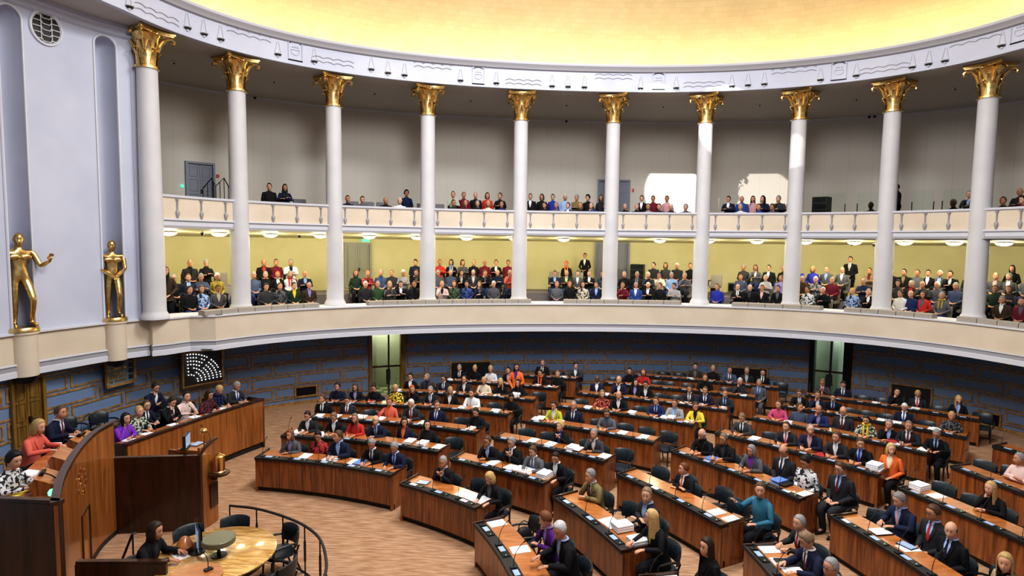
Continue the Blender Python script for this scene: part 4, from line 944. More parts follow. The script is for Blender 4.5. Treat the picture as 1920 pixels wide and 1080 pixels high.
# ---- members: crop, x, y of the face, then who they are
def F(*a, **k): return (a, k)
m, f = 'm', 'f'
FLOOR = {
'11': [('A', 265, 615, f, 'o', 'a', 'jacket', 'grey', 'lilac', None, None, 'C', 0), ('A', 497, 615, f, 's', 'k', 'print', 'red', None, None, None, 'L', 20, 25), ('A', 612, 590, m, 's', 'n', 'suit', 'navy', 'light blue', None, None, 'D', -30), ('A', 765, 680, m, 's', 'g', 'suit', 'black', 'white', 'navy', None, 'D', 20, 25), ('A', 940, 672, m, 's', 'g', 'suit', 'navy', 'light blue', 'blue', None, 'D', 0, 25)],
'12': [('A', 420, 475, m, 's', 'd', 'suit', 'charcoal', 'white', None, None, 'D', 0, 20), ('A', 583, 488, f, 's', 'e', 'suit', 'black', 'white', None, None, 'D', 0, 25), ('A', 700, 498, f, 'l', 'e', 'plain', 'red', None, None, None, 'D', 10), ('A', 865, 490, m, 'b', 'g', 'suit', 'navy', 'light blue', 'grey', None, 'C', 10), ('A', 1008, 520, f, 'o', 'd', 'jacket', 'navy', 'orange', None, None, 'L', 30, 10), ('A', 1150, 560, f, 'o', 'k', 'plain', 'black', None, None, None, 'L', 35), ('A', 1275, 655, 0)],
'13': [('A', 520, 370, m, 's', 'n', 'suit', 'black', 'white', 'black', None, 'L', -20), ('A', 665, 395, m, 's', 'd', 'suit', 'charcoal', 'white', 'burgundy', None, 'L', 0, 25), ('A', 795, 470, 0), ('A', 935, 390, f, 's', 'a', 'jacket', 'coral', 'orange', None, None, 'K', 20), ('A', 1105, 385, m, 's', 'w', 'suit', 'charcoal', 'white', 'red', None, 'D', 0, 12), ('A', 1275, 400, m, 's', 'n', 'suit', 'navy', 'white', 'royal blue', None, 'L', 40), ('A', 1345, 515, 0), ('A', 1490, 440, m, 's', 'd', 'suit', 'black', 'black', None, None, 'D', 0, 20)],
'14': [('A', 577, 318, m, 'c', 'd', 'knit', 'navy', None, None, None, 'D', 0), ('A', 720, 300, f, 'l', 'n', 'jacket', 'black', 'lilac', None, None, 'D', 0, 15), ('A', 808, 318, f, 'u', 'd', 'plain', 'black', None, None, None, 'D', 0, 25), ('A', 960, 318, f, 's', 'y', 'print', 'yellow', None, None, None, 'D', 0, 12), ('A', 1065, 332, f, 'l', 'x', 'jacket', 'black', None, None, None, 'D', 30, 10), ('A', 1208, 302, m, 's', 'g', 'suit', 'charcoal', 'white', 'lilac', None, 'D', 0), ('A', 1308, 332, f, 'l', 'y', 'jacket', 'black', 'white', None, None, 'L', 20), ('A', 1450, 348, m, 's', 'd', 'shirt', 'white', None, None, None, 'D', 0), ('A', 1580, 430, 0), ('A', 1690, 388, f, 'l', 'k', 'dress', 'black', None, None, None, 'D', 20, 30)],
'15': [('A', 1070, 240, f, 'u', 'd', 'jacket', 'black', 'white', None, None, 'L', 0, 10), ('A', 1190, 235, m, 'r', 'g', 'jacket', 'dark grey', 'navy', None, None, 'L', -50), ('A', 1290, 240, m, 's', 'd', 'suit', 'charcoal', 'white', 'blue', None, 'D', 0, 12, 1), ('A', 1420, 252, m, 'r', 'n', 'suit', 'charcoal', 'white', 'white', None, 'D', 0), ('A', 1550, 257, f, 's', 'y', 'plain', 'cream', None, None, None, 'D', 0), ('A', 1650, 267, f, 'l', 'y', 'plain', 'black', None, None, None, 'C', 0), ('B', 205, 272, f, 'l', 'k', 'plain', 'black', None, None, None, 'D', 0), ('B', 320, 372, 0)],
'16': [('A', 1378, 182, m, 's', 'g', 'suit', 'black', 'white', 'charcoal', None, 'D', 0), ('A', 1480, 188, f, 'u', 'y', 'plain', 'black', None, None, None, 'D', 0, 12), ('A', 1575, 193, f, 'c', 'y', 'plain', 'white', None, None, None, 'D', 0), ('A', 1675, 212, f, 's', 'k', 'jacket', 'black', 'pink', None, None, 'D', 0), ('B', 330, 225, f, 's', 'd', 'jacket', 'black', None, None, 'orange', 'D', 0, 12), ('B', 447, 235, f, 's', 'e', 'plain', 'black', None, None, None, 'D', 30)],
'17': [('B', 407, 130, m, 's', 'e', 'suit', 'black', 'white', 'black', None, 'D', 30), ('B', 480, 195, 0), ('B', 595, 150, m, 's', 'k', 'suit', 'dark grey', 'white', None, None, 'D', 30)],
'21': [('D', 335, 245, m, 's', 'g', 'suit', 'black', 'light grey', None, None, 'H', 20, 10), ('D', 475, 425, 0), ('D', 568, 388, f, 'o', 'y', 'jacket', 'black', 'grey', None, None, 'W', 0, 25)],
'22': [('D', 665, 92, m, 's', 'n', 'suit', 'black', 'light blue', None, None, 'C', 0, 12, 1), ('D', 820, 103, m, 's', 'g', 'suit', 'black', 'white', 'grey', None, 'H', 0, 12, 1), ('D', 975, 172, m, 's', 'n', 'suit', 'grey', 'white', 'blue', None, 'D', 0, 15), ('D', 1065, 218, m, 's', 'd', 'knit', 'black', 'white', None, None, 'W', 20, 20)],
'23': [('B', 255, 585, 0), ('B', 395, 605, 0), ('B', 485, 572, f, 'c', 'y', 'plain', 'black', 'blue', None, None, 'H', -10), ('B', 570, 640, 0), ('B', 715, 572, m, 's', 'g', 'suit', 'dark grey', 'white', None, None, 'C', 10), ('B', 805, 705, 0)],
'24': [('B', 468, 395, f, 's', 'd', 'jacket', 'lime', 'white', None, None, 'D', 0, 12), ('B', 585, 402, m, 'r', 'g', 'suit', 'navy', 'white', 'navy', None, 'L', 10), ('B', 700, 520, 0), ('B', 805, 470, m, 's', 'n', 'suit', 'grey', 'turquoise', 'grey', None, 'D', 20, 28), ('B', 880, 545, 0), ('B', 965, 565, 0), ('B', 1115, 600, 0)],
'25': [('B', 625, 390, 0), ('B', 765, 325, f, 'o', 'e', 'print', 'coral', None, None, None, 'D', 20), ('B', 895, 332, m, 'b', 'g', 'suit', 'black', 'white', None, None, 'D', 10), ('B', 970, 437, 0), ('B', 1083, 372, m, 's', 'n', 'suit', 'dark blue', 'light blue', 'navy', None, 'D', 0, 10), ('B', 1220, 387, m, 's', 'n', 'suit', 'light grey', 'light blue', None, None, 'D', 0), ('B', 1320, 422, f, 's', 'n', 'jacket', 'yellow', 'navy', None, None, 'D', 30, 10)],
'26': [('B', 733, 237, m, 'b', 'k', 'suit', 'navy', 'white', None, None, 'L', 0), ('B', 890, 237, m, 'b', 'g', 'suit', 'navy', 'white', None, None, 'C', 0), ('B', 965, 272, f, 'l', 'k', 'jacket', 'black', 'lilac', None, None, 'L', 30), ('B', 1050, 297, f, 's', 'k', 'jacket', 'black', 'white', None, None, 'D', 0, 12), ('B', 1110, 355, 0), ('B', 1190, 365, 0), ('B', 1325, 297, m, 'c', 'n', 'suit', 'charcoal', 'white', 'grey', None, 'D', 0), ('B', 1412, 302, m, 's', 'n', 'suit', 'navy', 'white', 'navy', None, 'D', 0), ('B', 1505, 332, m, 's', 'n', 'suit', 'charcoal', 'light blue', 'navy', None, 'D', 20)],
'27': [('B', 845, 248, 0), ('B', 938, 192, f, 'u', 'k', 'plain', 'black', None, None, None, 'D', 0), ('B', 1055, 212, f, 'o', 'a', 'knit', 'red', None, None, None, 'D', 0), ('B', 1100, 268, 0), ('B', 1180, 275, 0), ('B', 1275, 288, 0), ('B', 1417, 222, m, 's', 'n', 'jacket', 'black', None, None, None, 'D', 10), ('B', 1555, 312, 0), ('B', 1635, 257, f, 's', 'w', 'print', 'dark grey', None, None, None, 'C', 0), ('C', 47, 262, m, 's', 'g', 'suit', 'grey', 'light blue', 'blue', None, 'L', 10)],
'28': [('B', 1160, 215, 0), ('B', 1255, 225, 0), ('B', 1352, 172, m, 's', 'k', 'suit', 'brown', 'grey', None, None, 'L', 0), ('B', 1475, 182, f, 's', 'y', 'plain', 'black', None, None, None, 'D', 10, 10), ('B', 1570, 187, m, 's', 'n', 'suit', 'grey-blue', 'white', 'navy', None, 'D', 10), ('B', 1695, 192, m, 's', 'g', 'suit', 'charcoal', 'light grey', None, None, 'L', 0), ('C', 92, 207, m, 's', 'd', 'suit', 'black', 'white', 'black', None, 'L', 0), ('C', 195, 290, 0)],
'31': [('D', 945, 680, 0), ('D', 1165, 655, f, 's', 'a', 'jacket', 'purple', 'lilac', None, None, 'C', -30, 20), ('D', 1285, 735, m, 's', 'w', 'suit', 'black', 'light blue', None, None, 'W', 30, 20)],
'32': [('D', 1478, 340, m, 's', 'g', 'suit', 'olive', 'light grey', 'burgundy', None, 'C', 0, 10), ('D', 1650, 565, 0), ('E', 250, 490, m, 's', 'e', 'suit', 'charcoal', 'light blue', None, None, 'X', 40), ('E', 265, 640, f, 'l', 'y', 'jacket', 'black', 'lime', None, None, 'W', -25)],
'33': [('E', 285, 315, 0), ('E', 455, 360, 0), ('E', 528, 312, m, 's', 'a', 'suit', 'black', 'white', 'orange', None, 'X', -20), ('E', 660, 430, 0), ('E', 775, 520, 0), ('E', 985, 440, f, 's', 'n', 'dress', 'turquoise', None, None, None, 'K', 40)],
'34': [('E', 620, 42, m, 'b', 'w', 'suit', 'black', 'black', None, None, 'D', 0, 15, 1), ('E', 795, 77, m, 's', 'e', 'suit', 'black', 'dark grey', None, None, 'D', 0, 10, 1), ('E', 880, 147, m, 'o', 'g', 'suit', 'grey', 'violet', None, None, 'D', 0, 10), ('E', 1000, 245, 0), ('E', 1155, 167, m, 'b', 'n', 'suit', 'charcoal', 'white', 'navy', None, 'L', 0, 20, 1), ('E', 1320, 242, f, 's', 'k', 'print', 'white', None, None, None, 'L', 0, 30), ('E', 1590, 292, m, 's', 'n', 'suit', 'charcoal', 'light blue', 'burgundy', None, 'L', 0, 15, 1)],
'35': [('B', 1660, 472, m, 's', 'e', 'suit', 'dark grey', 'white', 'black', None, 'D', 0, 25), ('C', 120, 598, 0), ('C', 268, 530, m, 's', 'n', 'suit', 'charcoal', 'white', 'magenta', None, 'D', 0), ('C', 398, 545, m, 'r', 'g', 'suit', 'navy', 'pink', 'pink', None, 'D', 30), ('C', 552, 592, m, 's', 'n', 'suit', 'charcoal', 'white', 'white', None, 'D', 0), ('C', 755, 637, m, 's', 'n', 'suit', 'black', 'light blue', 'royal blue', None, 'D', 30, 10), ('C', 825, 662, f, 'o', 'y', 'jacket', 'orange', 'cream', None, None, 'L', 35)],
'36': [('C', 192, 397, f, 's', 'n', 'plain', 'magenta', None, None, None, 'D', 0), ('C', 325, 412, m, 's', 'n', 'jacket', 'grey-blue', None, None, None, 'L', 50), ('C', 463, 422, m, 'b', 'd', 'suit', 'dark blue', 'lilac', None, None, 'C', 0), ('C', 595, 437, m, 'b', 'e', 'suit', 'charcoal', 'white', 'burgundy', None, 'L', 0, 12, 1), ('C', 718, 507, f, 's', 'd', 'print', 'pale green', None, None, 'yellow', 'D', 0, 15), ('C', 898, 517, m, 's', 'g', 'suit', 'black', 'light blue', None, None, 'C', 0), ('C', 1040, 527, m, 's', 'e', 'suit', 'charcoal', 'white', 'burgundy', None, 'D', 10), ('C', 1118, 577, m, 's', 'g', 'suit', 'black', 'light blue', 'black', None, 'D', 0, 25, 1)],
'37': [('C', 325, 332, m, 's', 'n', 'suit', 'black', 'light grey', None, None, 'W', -10, 28), ('C', 443, 347, f, 's', 'n', 'jacket', 'navy', 'white', None, None, 'C', 0), ('C', 550, 362, m, 's', 'k', 'suit', 'black', 'light blue', 'navy', None, 'W', 0, 12), ('C', 655, 432, 0), ('C', 735, 447, 0), ('C', 855, 467, 0), ('C', 985, 417, m, 's', 'w', 'suit', 'navy', 'white', 'blue', None, 'L', 0, 20), ('C', 1110, 522, 0), ('C', 1257, 467, f, 's', 'y', 'print', 'grey', None, None, None, 'D', 10)],
'38': [('C', 470, 267, m, 's', 'e', 'suit', 'dark grey', 'pink', None, None, 'H', 0, 28), ('C', 610, 277, m, 's', 'd', 'suit', 'navy', 'white', 'navy', None, 'L', 0, 25), ('C', 735, 358, 0), ('C', 850, 373, 0), ('C', 965, 332, m, 's', 'd', 'plain', 'black', None, None, None, 'C', 10), ('C', 1045, 362, m, 's', 'y', 'suit', 'charcoal', 'white', 'red', None, 'L', 0, 25), ('C', 1205, 432, 0), ('C', 1340, 382, f, 'l', 'y', 'jacket', 'black', 'light blue', None, None, 'L', 20), ('C', 1460, 478, 0)],
'40': [('E', 745, 880, f, 'l', 'd', 'jacket', 'black', None, None, None, 'L', 20)],
'41': [('E', 1385, 695, m, 's', 'g', 'suit', 'charcoal', 'white', 'red', None, 'D', 20), ('E', 1430, 815, m, 's', 'e', 'suit', 'navy', 'white', 'burgundy', None, 'W', 0, 28), ('F', 285, 1012, m, 's', 'g', 'suit', 'black', 'white', None, None, 'D', 20, 0, 1)],
'42': [('F', 580, 645, 0), ('F', 830, 532, m, 's', 'g', 'suit', 'navy', 'light blue', 'pink', None, 'D', 0, 22), ('F', 1020, 627, m, 's', 'n', 'suit', 'charcoal', 'light blue', 'red', None, 'L', 0, 12, 1), ('F', 1115, 747, m, 'b', 'n', 'suit', 'black', 'light blue', 'navy', None, 'L', 30, 5), ('F', 1330, 930, f, 'l', 'y', 'jacket', 'beige', 'black', None, None, 'L', 35), ('F', 1500, 1020, 0)],
'43': [('F', 1025, 425, 0), ('F', 1195, 505, 0), ('F', 1495, 452, f, 'l', 'y', 'plain', 'black', None, None, None, 'C', 0), ('F', 1595, 655, 0)],
'44': [('F', 1335, 265, 0), ('F', 1485, 207, f, 's', 'g', 'plain', 'pale pink', None, None, None, 'X', -20), ('F', 1590, 310, 0)],
'45': [('F', 1612, 92, m, 's', 'g', 'suit', 'navy', 'white', None, None, 'W', 0)],
}
STATS = []
for k, L in FLOOR.items():
    D = DESK[k]; seats = []
    for q in L:
        x, y = px(*q[:3]); empty_ = q[3] == 0
        P = at(x, y, .80 if empty_ else 1.235); P = Vector((P.x, P.y, 0)); t, o = D.near(P); lo, hi = (.80, 1.05) if empty_ else (.66, .94)
        o2 = min(hi, max(lo, o)); Q = D.P(t, o2); STATS.append((k, q[:3], round(o, 2)))
        seats.append([t, o2, q])
    seats.sort(key=lambda s: s[0])
    for i in range(len(seats) - 1):   # keep elbows clear of the next seat
        gap = (seats[i+1][0] - seats[i][0])*D.len
        if gap < .55: d_ = (.55 - gap)/2/D.len; seats[i][0] -= d_; seats[i+1][0] += d_
    w, row = int(k[0]), int(k[1]); where = '%s row, %s wedge' % (ORD[row-1] if row else 'lowest', WEDGE[w])
    D.seats = seats
    for i, (t, o, q) in enumerate(seats):
        N = D.N(t); face = -N
        if q[3] == 0:
            Q = D.P(t, o + .02); turn = rnd.uniform(-.25, .25); fc = Vector((face.x*cos(turn) - face.y*sin(turn), face.x*sin(turn) + face.y*cos(turn), 0))
            chair(Vector((Q.x, Q.y, 0)), fc, 'empty dark leather armchair, %s, %s seat from the podium end' % (where, ORD[i])); continue
        Q = D.P(t, o + .045); Q.z = 0; r_ = ray(*px(*q[:3])); zh = EYE.z + r_.z*hypot(Q.x - EYE.x, Q.y - EYE.y)/hypot(r_.x, r_.y); ps = max(.93, min(1.07, (zh + .0)/1.225))
        a = list(q[3:]) + [0]*(12 - len(q[3:])); sex, hs, hc, kind, top, inn, tie, sca, pose, yaw, pitch, gl = a[:12]
        inn = inn or None; tie = tie or None; sca = sca or None
        b = make_person(Q, face, ps, sex, hs, hc, kind, top, inn, tie, sca, pose, yaw, pitch, bool(gl), legs=top if kind in ('suit',) else 'black', skin=(.11, .055, .035) if (k, i) == ('26', 0) else None)
        if (k, q[1]) == ('26', 733): b.color = (.13, .065, .04, 1)
        lab = '%s, %s' % (b['desc'], where); b['lab0'] = lab; b['seat'] = ORD[i] + ' seat'
        tag(b, lab, 'person', 'members at the chamber desks')
        chair(Vector((Q.x, Q.y, 0)) - face*.0, face, 'dark leather armchair in use, %s, %s seat from the podium end' % (where, ORD[i]))
def uniq_people():
    byl = {}
    for o in bpy.data.objects:
        if o.get('lab0'): byl.setdefault(o['label'], []).append(o)
    for l, os_ in byl.items():
        if len(os_) > 1:
            for o in os_: o['label'] = l + ', ' + o['seat']
# the woman in an orange dress standing at the back
Pw = at(*px('B', 232, 160), 1.55); Pw.z = 0; fw = (CTR - Pw).normalized()
b = make_person(Pw, fw, .95, 'f', 'l', 'k', 'plain', 'orange', 'purple', None, None, 'S', 30, 10, legs='orange'); tag(b, 'standing woman with long black hair in orange dress at the back rows', 'person')
# ---- papers
def stack_mesh(h, m='paper', w=.21, d=.297):
    mb = MB(); r2 = random.Random(h)
    n = max(1, int(h/.02)); z = 0
    for i in range(n): mb.box((r2.uniform(-.006, .006), r2.uniform(-.006, .006), z + h/n/2), (w, d, h/n*.96), m, r2.uniform(-.05, .05)); z += h/n
    return mb.mesh('paper_stack', 0)
SHEET, STK, BIG, BLU, REDF, BOOK = stack_mesh(.006), stack_mesh(.03), stack_mesh(.10, w=.24, d=.31), stack_mesh(.02, 'bluepaper'), stack_mesh(.02, 'redpaper'), stack_mesh(.025, 'black')
PAP = {'A': [(390, 585, 1), (415, 745), (560, 760), (600, 765), (715, 785), (748, 792, 3), (800, 488, 1), (745, 492), (630, 485), (545, 590), (1070, 515), (1170, 525), (915, 495), (500, 485), (1065, 660, 1), (1150, 668, 1), (1245, 690), (1460, 570), (1410, 435), (1620, 462), (1005, 318), (1080, 410), (1560, 350), (1640, 355), (1345, 255), (1350, 342), (845, 392, 4)],
 'B': [(365, 492, 1), (405, 485, 1), (495, 520, 1), (220, 345, 2), (60, 460), (340, 292), (430, 298), (520, 232), (685, 415), (790, 340), (945, 462, 1), (1150, 495, 1), (1195, 500, 1), (1300, 520), (875, 597), (1005, 625), (310, 640), (420, 665), (545, 690, 1), (590, 697), (745, 750), (1280, 400), (1380, 408), (1530, 437), (1330, 240), (1660, 352)],
 'D': [(690, 270), (815, 300), (860, 330, 1), (920, 350, 1), (1035, 380, 2), (720, 695), (910, 885), (415, 520), (490, 560), (450, 540), (560, 565), (1540, 675), (1550, 715), (1650, 735, 2), (1755, 835, 2), (975, 115), (1095, 140), (1250, 175, 1), (1465, 240), (60, 140, 1), (155, 150, 1), (265, 175), (515, 35)],
 'E': [(700, 610), (830, 672), (680, 228, 3), (1150, 400, 3), (1190, 412, 5), (1380, 497), (975, 92), (1100, 890), (1120, 975), (1290, 1030), (1230, 990, 5), (350, 1066)],
 'C': [(45, 620), (260, 510), (850, 500), (945, 520), (1115, 700), (930, 655, 1), (900, 650, 4), (1065, 430), (1165, 560), (470, 715, 4), (820, 390), (795, 815, 1), (205, 885, 3), (1195, 545)],
 'F': [(838, 420, 2), (960, 505), (800, 875), (600, 765, 5), (545, 770), (515, 312, 2)]}
allseats = []
for k, D in DESK.items(): allseats.append((k, D))
PN = {0: 'white papers', 1: 'thin white paper pile', 2: 'tall stack of white documents', 3: 'blue-covered folder', 4: 'red-covered folder', 5: 'black folder'}
placed = []
for c, L in PAP.items():
    for q in L:
        kind = q[2] if len(q) > 2 else 0; P = at(*px(c, q[0], q[1]), TOPZ + .01); P = Vector((P.x, P.y, 0))
        best = None
        for k, D in allseats:
            t, o = D.near(P); e_ = max(0, -o, o - .6) + max(0, -t, t - 1)*D.len
            if best is None or e_ < best[0]: best = (e_, k, D, t, o)
        _, k, D, t, o = best; hw = .14/D.len; t = min(1 - hw, max(hw, t)); o = min(.42, max(.385, o)); z = TOPZ + .0005
        me = [SHEET, STK, BIG, BLU, REDF, BOOK][kind]
        for (p2, h2) in placed:
            if (p2 - D.P(t, o)).length < .20: z = max(z, h2)
        N = D.N(t); ob = link('document_stack' if kind in (1, 2) else ('folder' if kind > 2 else 'paper_sheets'), me, None, D.P(t, o, z), atan2(-N.x, N.y) + rnd.uniform(-.07, .07)); placed.append((D.P(t, o), z + [.007, .031, .101, .021, .021, .026][kind]))
        ts_ = sorted((abs(s[0] - t), i) for i, s in enumerate(D.seats)); w, row = int(k[0]), int(k[1])
        tag(ob, '%s on %s row desk, %s wedge, before %s seat' % (PN[kind], ORD[row-1] if row else 'lowest', WEDGE[w], ORD[ts_[0][1]]), 'papers' if kind < 3 else 'folder', 'papers on the chamber desks')
def uniq_papers():
    by = {}
    for o in bpy.data.objects:
        if o.get('group') == 'papers on the chamber desks': by.setdefault(o['label'], []).append(o)
    for l, L in by.items():
        if len(L) > 1:
            k = [dk for dk in DESK if ORD[int(dk[1])-1] in l and WEDGE[int(dk[0])] + ' wedge' in l]
            L.sort(key=lambda o: (o.location.x - CTR.x)*0 + o.location.x)
            W = ['nearer the podium', 'farther from podium'] if len(L) == 2 else ['nearest the podium', 'middle one', 'farthest from podium', 'very last'][:len(L)]
            for o, w in zip(L, W): o['label'] = l + ', ' + w
# tablets
def tablet():
    mb = MB(); mb.box((0, 0, .006), (.25, .18, .012), 'black'); mb.box((0, 0, .0125), (.225, .155, .002), 'screen'); return mb.mesh('tablet')
TAB = tablet()
for c, x, y, z, lab in (('F', 815, 862, TOPZ + .009, 'tablet with lit screen on white papers before man with red tie'), ('D', 200, 412, TOPZ + .001, 'tablet lying on the front desk of the second wedge')):
    P = at(*px(c, x, y), TOPZ); best = min((max(0, -D.near(Vector((P.x, P.y, 0)))[1]) + max(0, D.near(Vector((P.x, P.y, 0)))[1] - .6) + max(0, -D.near(Vector((P.x, P.y, 0)))[0], D.near(Vector((P.x, P.y, 0)))[0] - 1)*5, k) for k, D in DESK.items()); D = DESK[best[1]]; t, o = D.near(Vector((P.x, P.y, 0))); N = D.N(t)
    tag(link('tablet', TAB, None, D.P(t, max(.32, min(.45, o)), z), atan2(-N.x, N.y) + .2), lab, 'tablet')
# handbags
mb = MB(); rows = []
for z, k in ((0, .9), (.03, 1), (.14, .92), (.2, .6), (.22, .4)): rows.append([Vector((.17*k*cos(q), .09*k*sin(q), z)) for q in arange(0, 2*pi, 14)[:-1]])
mb.grid(rows, 'black', True); b_ = len(mb.v); mb.f += [tuple(range(b_ - 14, b_)), tuple(range(b_ - 70, b_ - 56))]; mb.m += [0, 0]; hb = mb.mesh('bag')
mb = MB(); mb.tube([(-.1, 0, .19), (-.08, .0, .3), (0, .0, .34), (.08, 0, .3), (.1, 0, .19)], .01, 'black', 6); hh = mb.mesh('handle')
s = DESK['31'].seats[0]; Q = DESK['31'].P(s[0], s[1] + .0, .434); o = link('handbag', hb, None, Q, .5); link('handle', hh, o); tag(o, 'black leather handbag on empty chair at the front row, third wedge', 'handbag')
# ================================================================== PODIUM SIDE
K = lambda x, y: px('K', x, y)
def V3(x, y, z=0): return Vector((x, y, z))
def ribbon(mb, P, z0, z1, th, m, cap=True, side=None):
    """upright curved board along a plan path"""
    N = normals([V3(p.x, p.y) for p in P], side or Vector((0, 0, 0))); a = [p + n*0 for p, n in zip(P, N)]; b = [p - n*th for p, n in zip(P, N)]
    Z = lambda L, z: [V3(p.x, p.y, z) for p in L]
    mb.grid([Z(b, z0), Z(a, z0), Z(a, z1), Z(b, z1), Z(b, z0)], m)
    for i in (0, -1): mb.add([V3(b[i].x, b[i].y, z0), V3(a[i].x, a[i].y, z0), V3(a[i].x, a[i].y, z1), V3(b[i].x, b[i].y, z1)], [(0, 1, 2, 3)], m)
# ---- presidium
RIM = 2.13; PLAT = 1.0
RP = catmull([V3(-6.2, -4.08), V3(-6.80, -3.28), V3(-7.38, -2.33), V3(-7.80, -1.45), V3(-7.93, -.86)], 8)
L0 = at(-40, 933, RIM); L0 = V3(L0.x, L0.y); e = empty('presidium_podium', (-7.6, -2.2, 0)); side = Vector((-5, -2.5, 0))
mb = MB(); ribbon(mb, RP, 0, RIM - .05, .06, 'woodwarm', side=side); part_at(e, 'front_panel', mb)
mb = MB(); ribbon(mb, RP, RIM - .06, RIM, .10, 'darkwood', side=side); ribbon(mb, [V3(-6.2, -4.08), L0], RIM - .06, RIM, .08, 'darkwood', side=Vector((-8, -12, 0))); part_at(e, 'rim', mb)
mb = MB(); ribbon(mb, [V3(-6.2, -4.09), (V3(-6.2, -4.09) + L0)/2, L0], 0, RIM - .05, .06, 'darkwood', side=Vector((-8, -12, 0))); part_at(e, 'side_panel', mb)
mb = MB(); ribbon(mb, [p + normals(RP, side)[i]*.012 for i, p in enumerate(RP)], 0, .08, .03, 'black', side=side); part_at(e, 'plinth', mb)
NRM = normals(RP, side)
LD = (L0 - V3(-6.2, -4.09)).normalized(); LN = Vector((-LD.y, LD.x, 0)); LN = LN if LN.dot(Vector((-8, -2, 0)) - L0) > 0 else -LN
def inner(o):
    out = []
    for p, n in zip(RP, NRM):
        q = p - n*o
        if (q - V3(-6.2, -4.09)).dot(LN) < .08: q = V3(-6.2, -4.09) + LD*max(o*.9, (q - V3(-6.2, -4.09)).dot(LD)) + LN*.08
        out.append(q)
    return out
mb = MB(); a_, b_ = inner(.10), inner(.82); mb.grid([[V3(p.x, p.y, z) for p in L_] for L_, z in ((a_, 1.72), (a_, 1.76), (b_, 1.76), (b_, 1.72), (a_, 1.72))], 'top'); part_at(e, 'desktop', mb)
mb = MB(); b2 = inner(.40); ribbon(mb, b2, PLAT, 1.72, .04, 'wood', side=side); part_at(e, 'modesty_panel', mb)
mb = MB(); far = inner(3.0); nr = inner(.07); mb.grid([[V3(p.x, p.y, z) for p in L_] for L_, z in ((nr, .06), (nr, PLAT), (far, PLAT), (far, .06))], 'tread'); part_at(e, 'platform', mb)
# little door outline and carved ornament on the curved front
def rpt(f, z, o): i = f*(len(RP) - 1); k = min(len(RP) - 2, int(i)); t = i - k; return RP[k].lerp(RP[k+1], t) + NRM[k].lerp(NRM[k+1], t)*o + V3(0, 0, z)
def rimhit(x, y):
    r = ray(x, y); best = None
    for i in range(401):
        p = rpt(i/400, 0, 0); kx = abs((p.x - EYE.x)*r.y - (p.y - EYE.y)*r.x)
        if best is None or kx < best[0]: best = (kx, i/400, p)
    return best[1], EYE.z + r.z*hypot(best[2].x - EYE.x, best[2].y - EYE.y)/hypot(r.x, r.y)
f0 = rimhit(*K(378, 900))[0]; f1 = rimhit(*K(415, 900))[0]; zt = rimhit(*K(400, 765))[1]
mb = MB()
for A_, B_ in (((f0, .1), (f0, zt)), ((f0, zt), (f1, zt)), ((f1, zt), (f1, .1))): mb.tube([rpt(lr(A_[0], B_[0], i/4), lr(A_[1], B_[1], i/4), .008) for i in range(5)], .016, 'darkwood', 5)
part_at(e, 'door_outline', mb)
for x, y in ((368, 600), (382, 603), (360, 625), (390, 625), (358, 650), (372, 640), (392, 650), (366, 672), (384, 680), (360, 700), (378, 705)):
    mb = MB(); f_, z_ = rimhit(*K(x, y - 8)); mb.ball(rpt(f_, z_, .01), .03, 'brass' if (x + y) % 3 == 0 else 'wood', 6, 4, (.6, 1, 1.5)); part_at(e, 'carved_ornament', mb)
tag(e, 'tall curved walnut presidium podium with dark rim around the clerks', 'podium')
# sloped lectern boxes on the presidium desk
for (x, y), lab in (((392, 415), 'sloped wooden lectern box before man in navy suit on the podium'), ((300, 500), 'sloped wooden lectern box before woman in coral jacket on the podium'), ((222, 650), 'sloped wooden lectern box before woman in patterned blouse on the podium')):
    f_ = None; best = None; r = ray(*K(x, y))
    for i in range(201):
        p = rpt(i/200, 0, -.30); k_ = abs((p.x - EYE.x)*r.y - (p.y - EYE.y)*r.x)
        if best is None or k_ < best[0]: best = (k_, i/200)
    f_ = best[1]; P = rpt(f_, 1.761, -.30); n = NRM[min(len(NRM) - 1, int(f_*(len(NRM) - 1)))]; rz = atan2(n.y, n.x)
    e = empty('lectern_box', P, rz); mb = MB(); pr = [(-.12, 0), (-.17, .18), (-.11, .26), (.14, .13), (.16, .0)]
    mb.grid([[V3(a, s*.27, b) for a, b in pr] for s in (-1, 1)], 'top'); 
    for s in (-1, 1): mb.add([V3(a, s*.27, b) for a, b in pr], [(0, 1, 2, 3, 4)], 'wood')
    link('case', mb.mesh('case', 20), e)
    if 'coral' not in lab: mb = MB(); mb.tube([(-.08, -.12, .265), (-.05, -.11, .30), (.05, -.1, .24), (.10, -.06, .17)], .010, 'black', 6); mb.box((-.06, 0, .262), (.05, .2, .03), 'metal', 0); link('telephone_handset', mb.mesh('telephone_handset'), e)
    tag(e, lab, 'lectern')
for (x, y), lab in (((240, 697), 'small green desk lamp at the near end of the presidium desk'), ):
    P = at(*K(x, y), 1.86); mb = MB(); mb.lathe([(.04, 0), (.04, .02), (.015, .03), (.015, .05), (.05, .07), (.055, .11), (.03, .15)], m='greenled', n=12); tag(link('green_lamp', mb.mesh('green_lamp'), None, V3(P.x, P.y, 1.761)), lab, 'lamp')
def podium_papers(c, x, y, z, me, lab, rz=0, cat='papers'):
    P = at(*px(c, x, y), z); tag(link('paper_sheets' if me not in (BOOK,) else 'folder', me, None, V3(P.x, P.y, z), rz), lab, cat)
YEL = stack_mesh(.012, 'yellowpaper')
podium_papers('K', 225, 482, 1.761, STK, 'white papers before woman in coral jacket on the podium', 1.7); podium_papers('K', 325, 432, 1.761, SHEET, 'white papers before man in navy suit on the podium', 1.5)
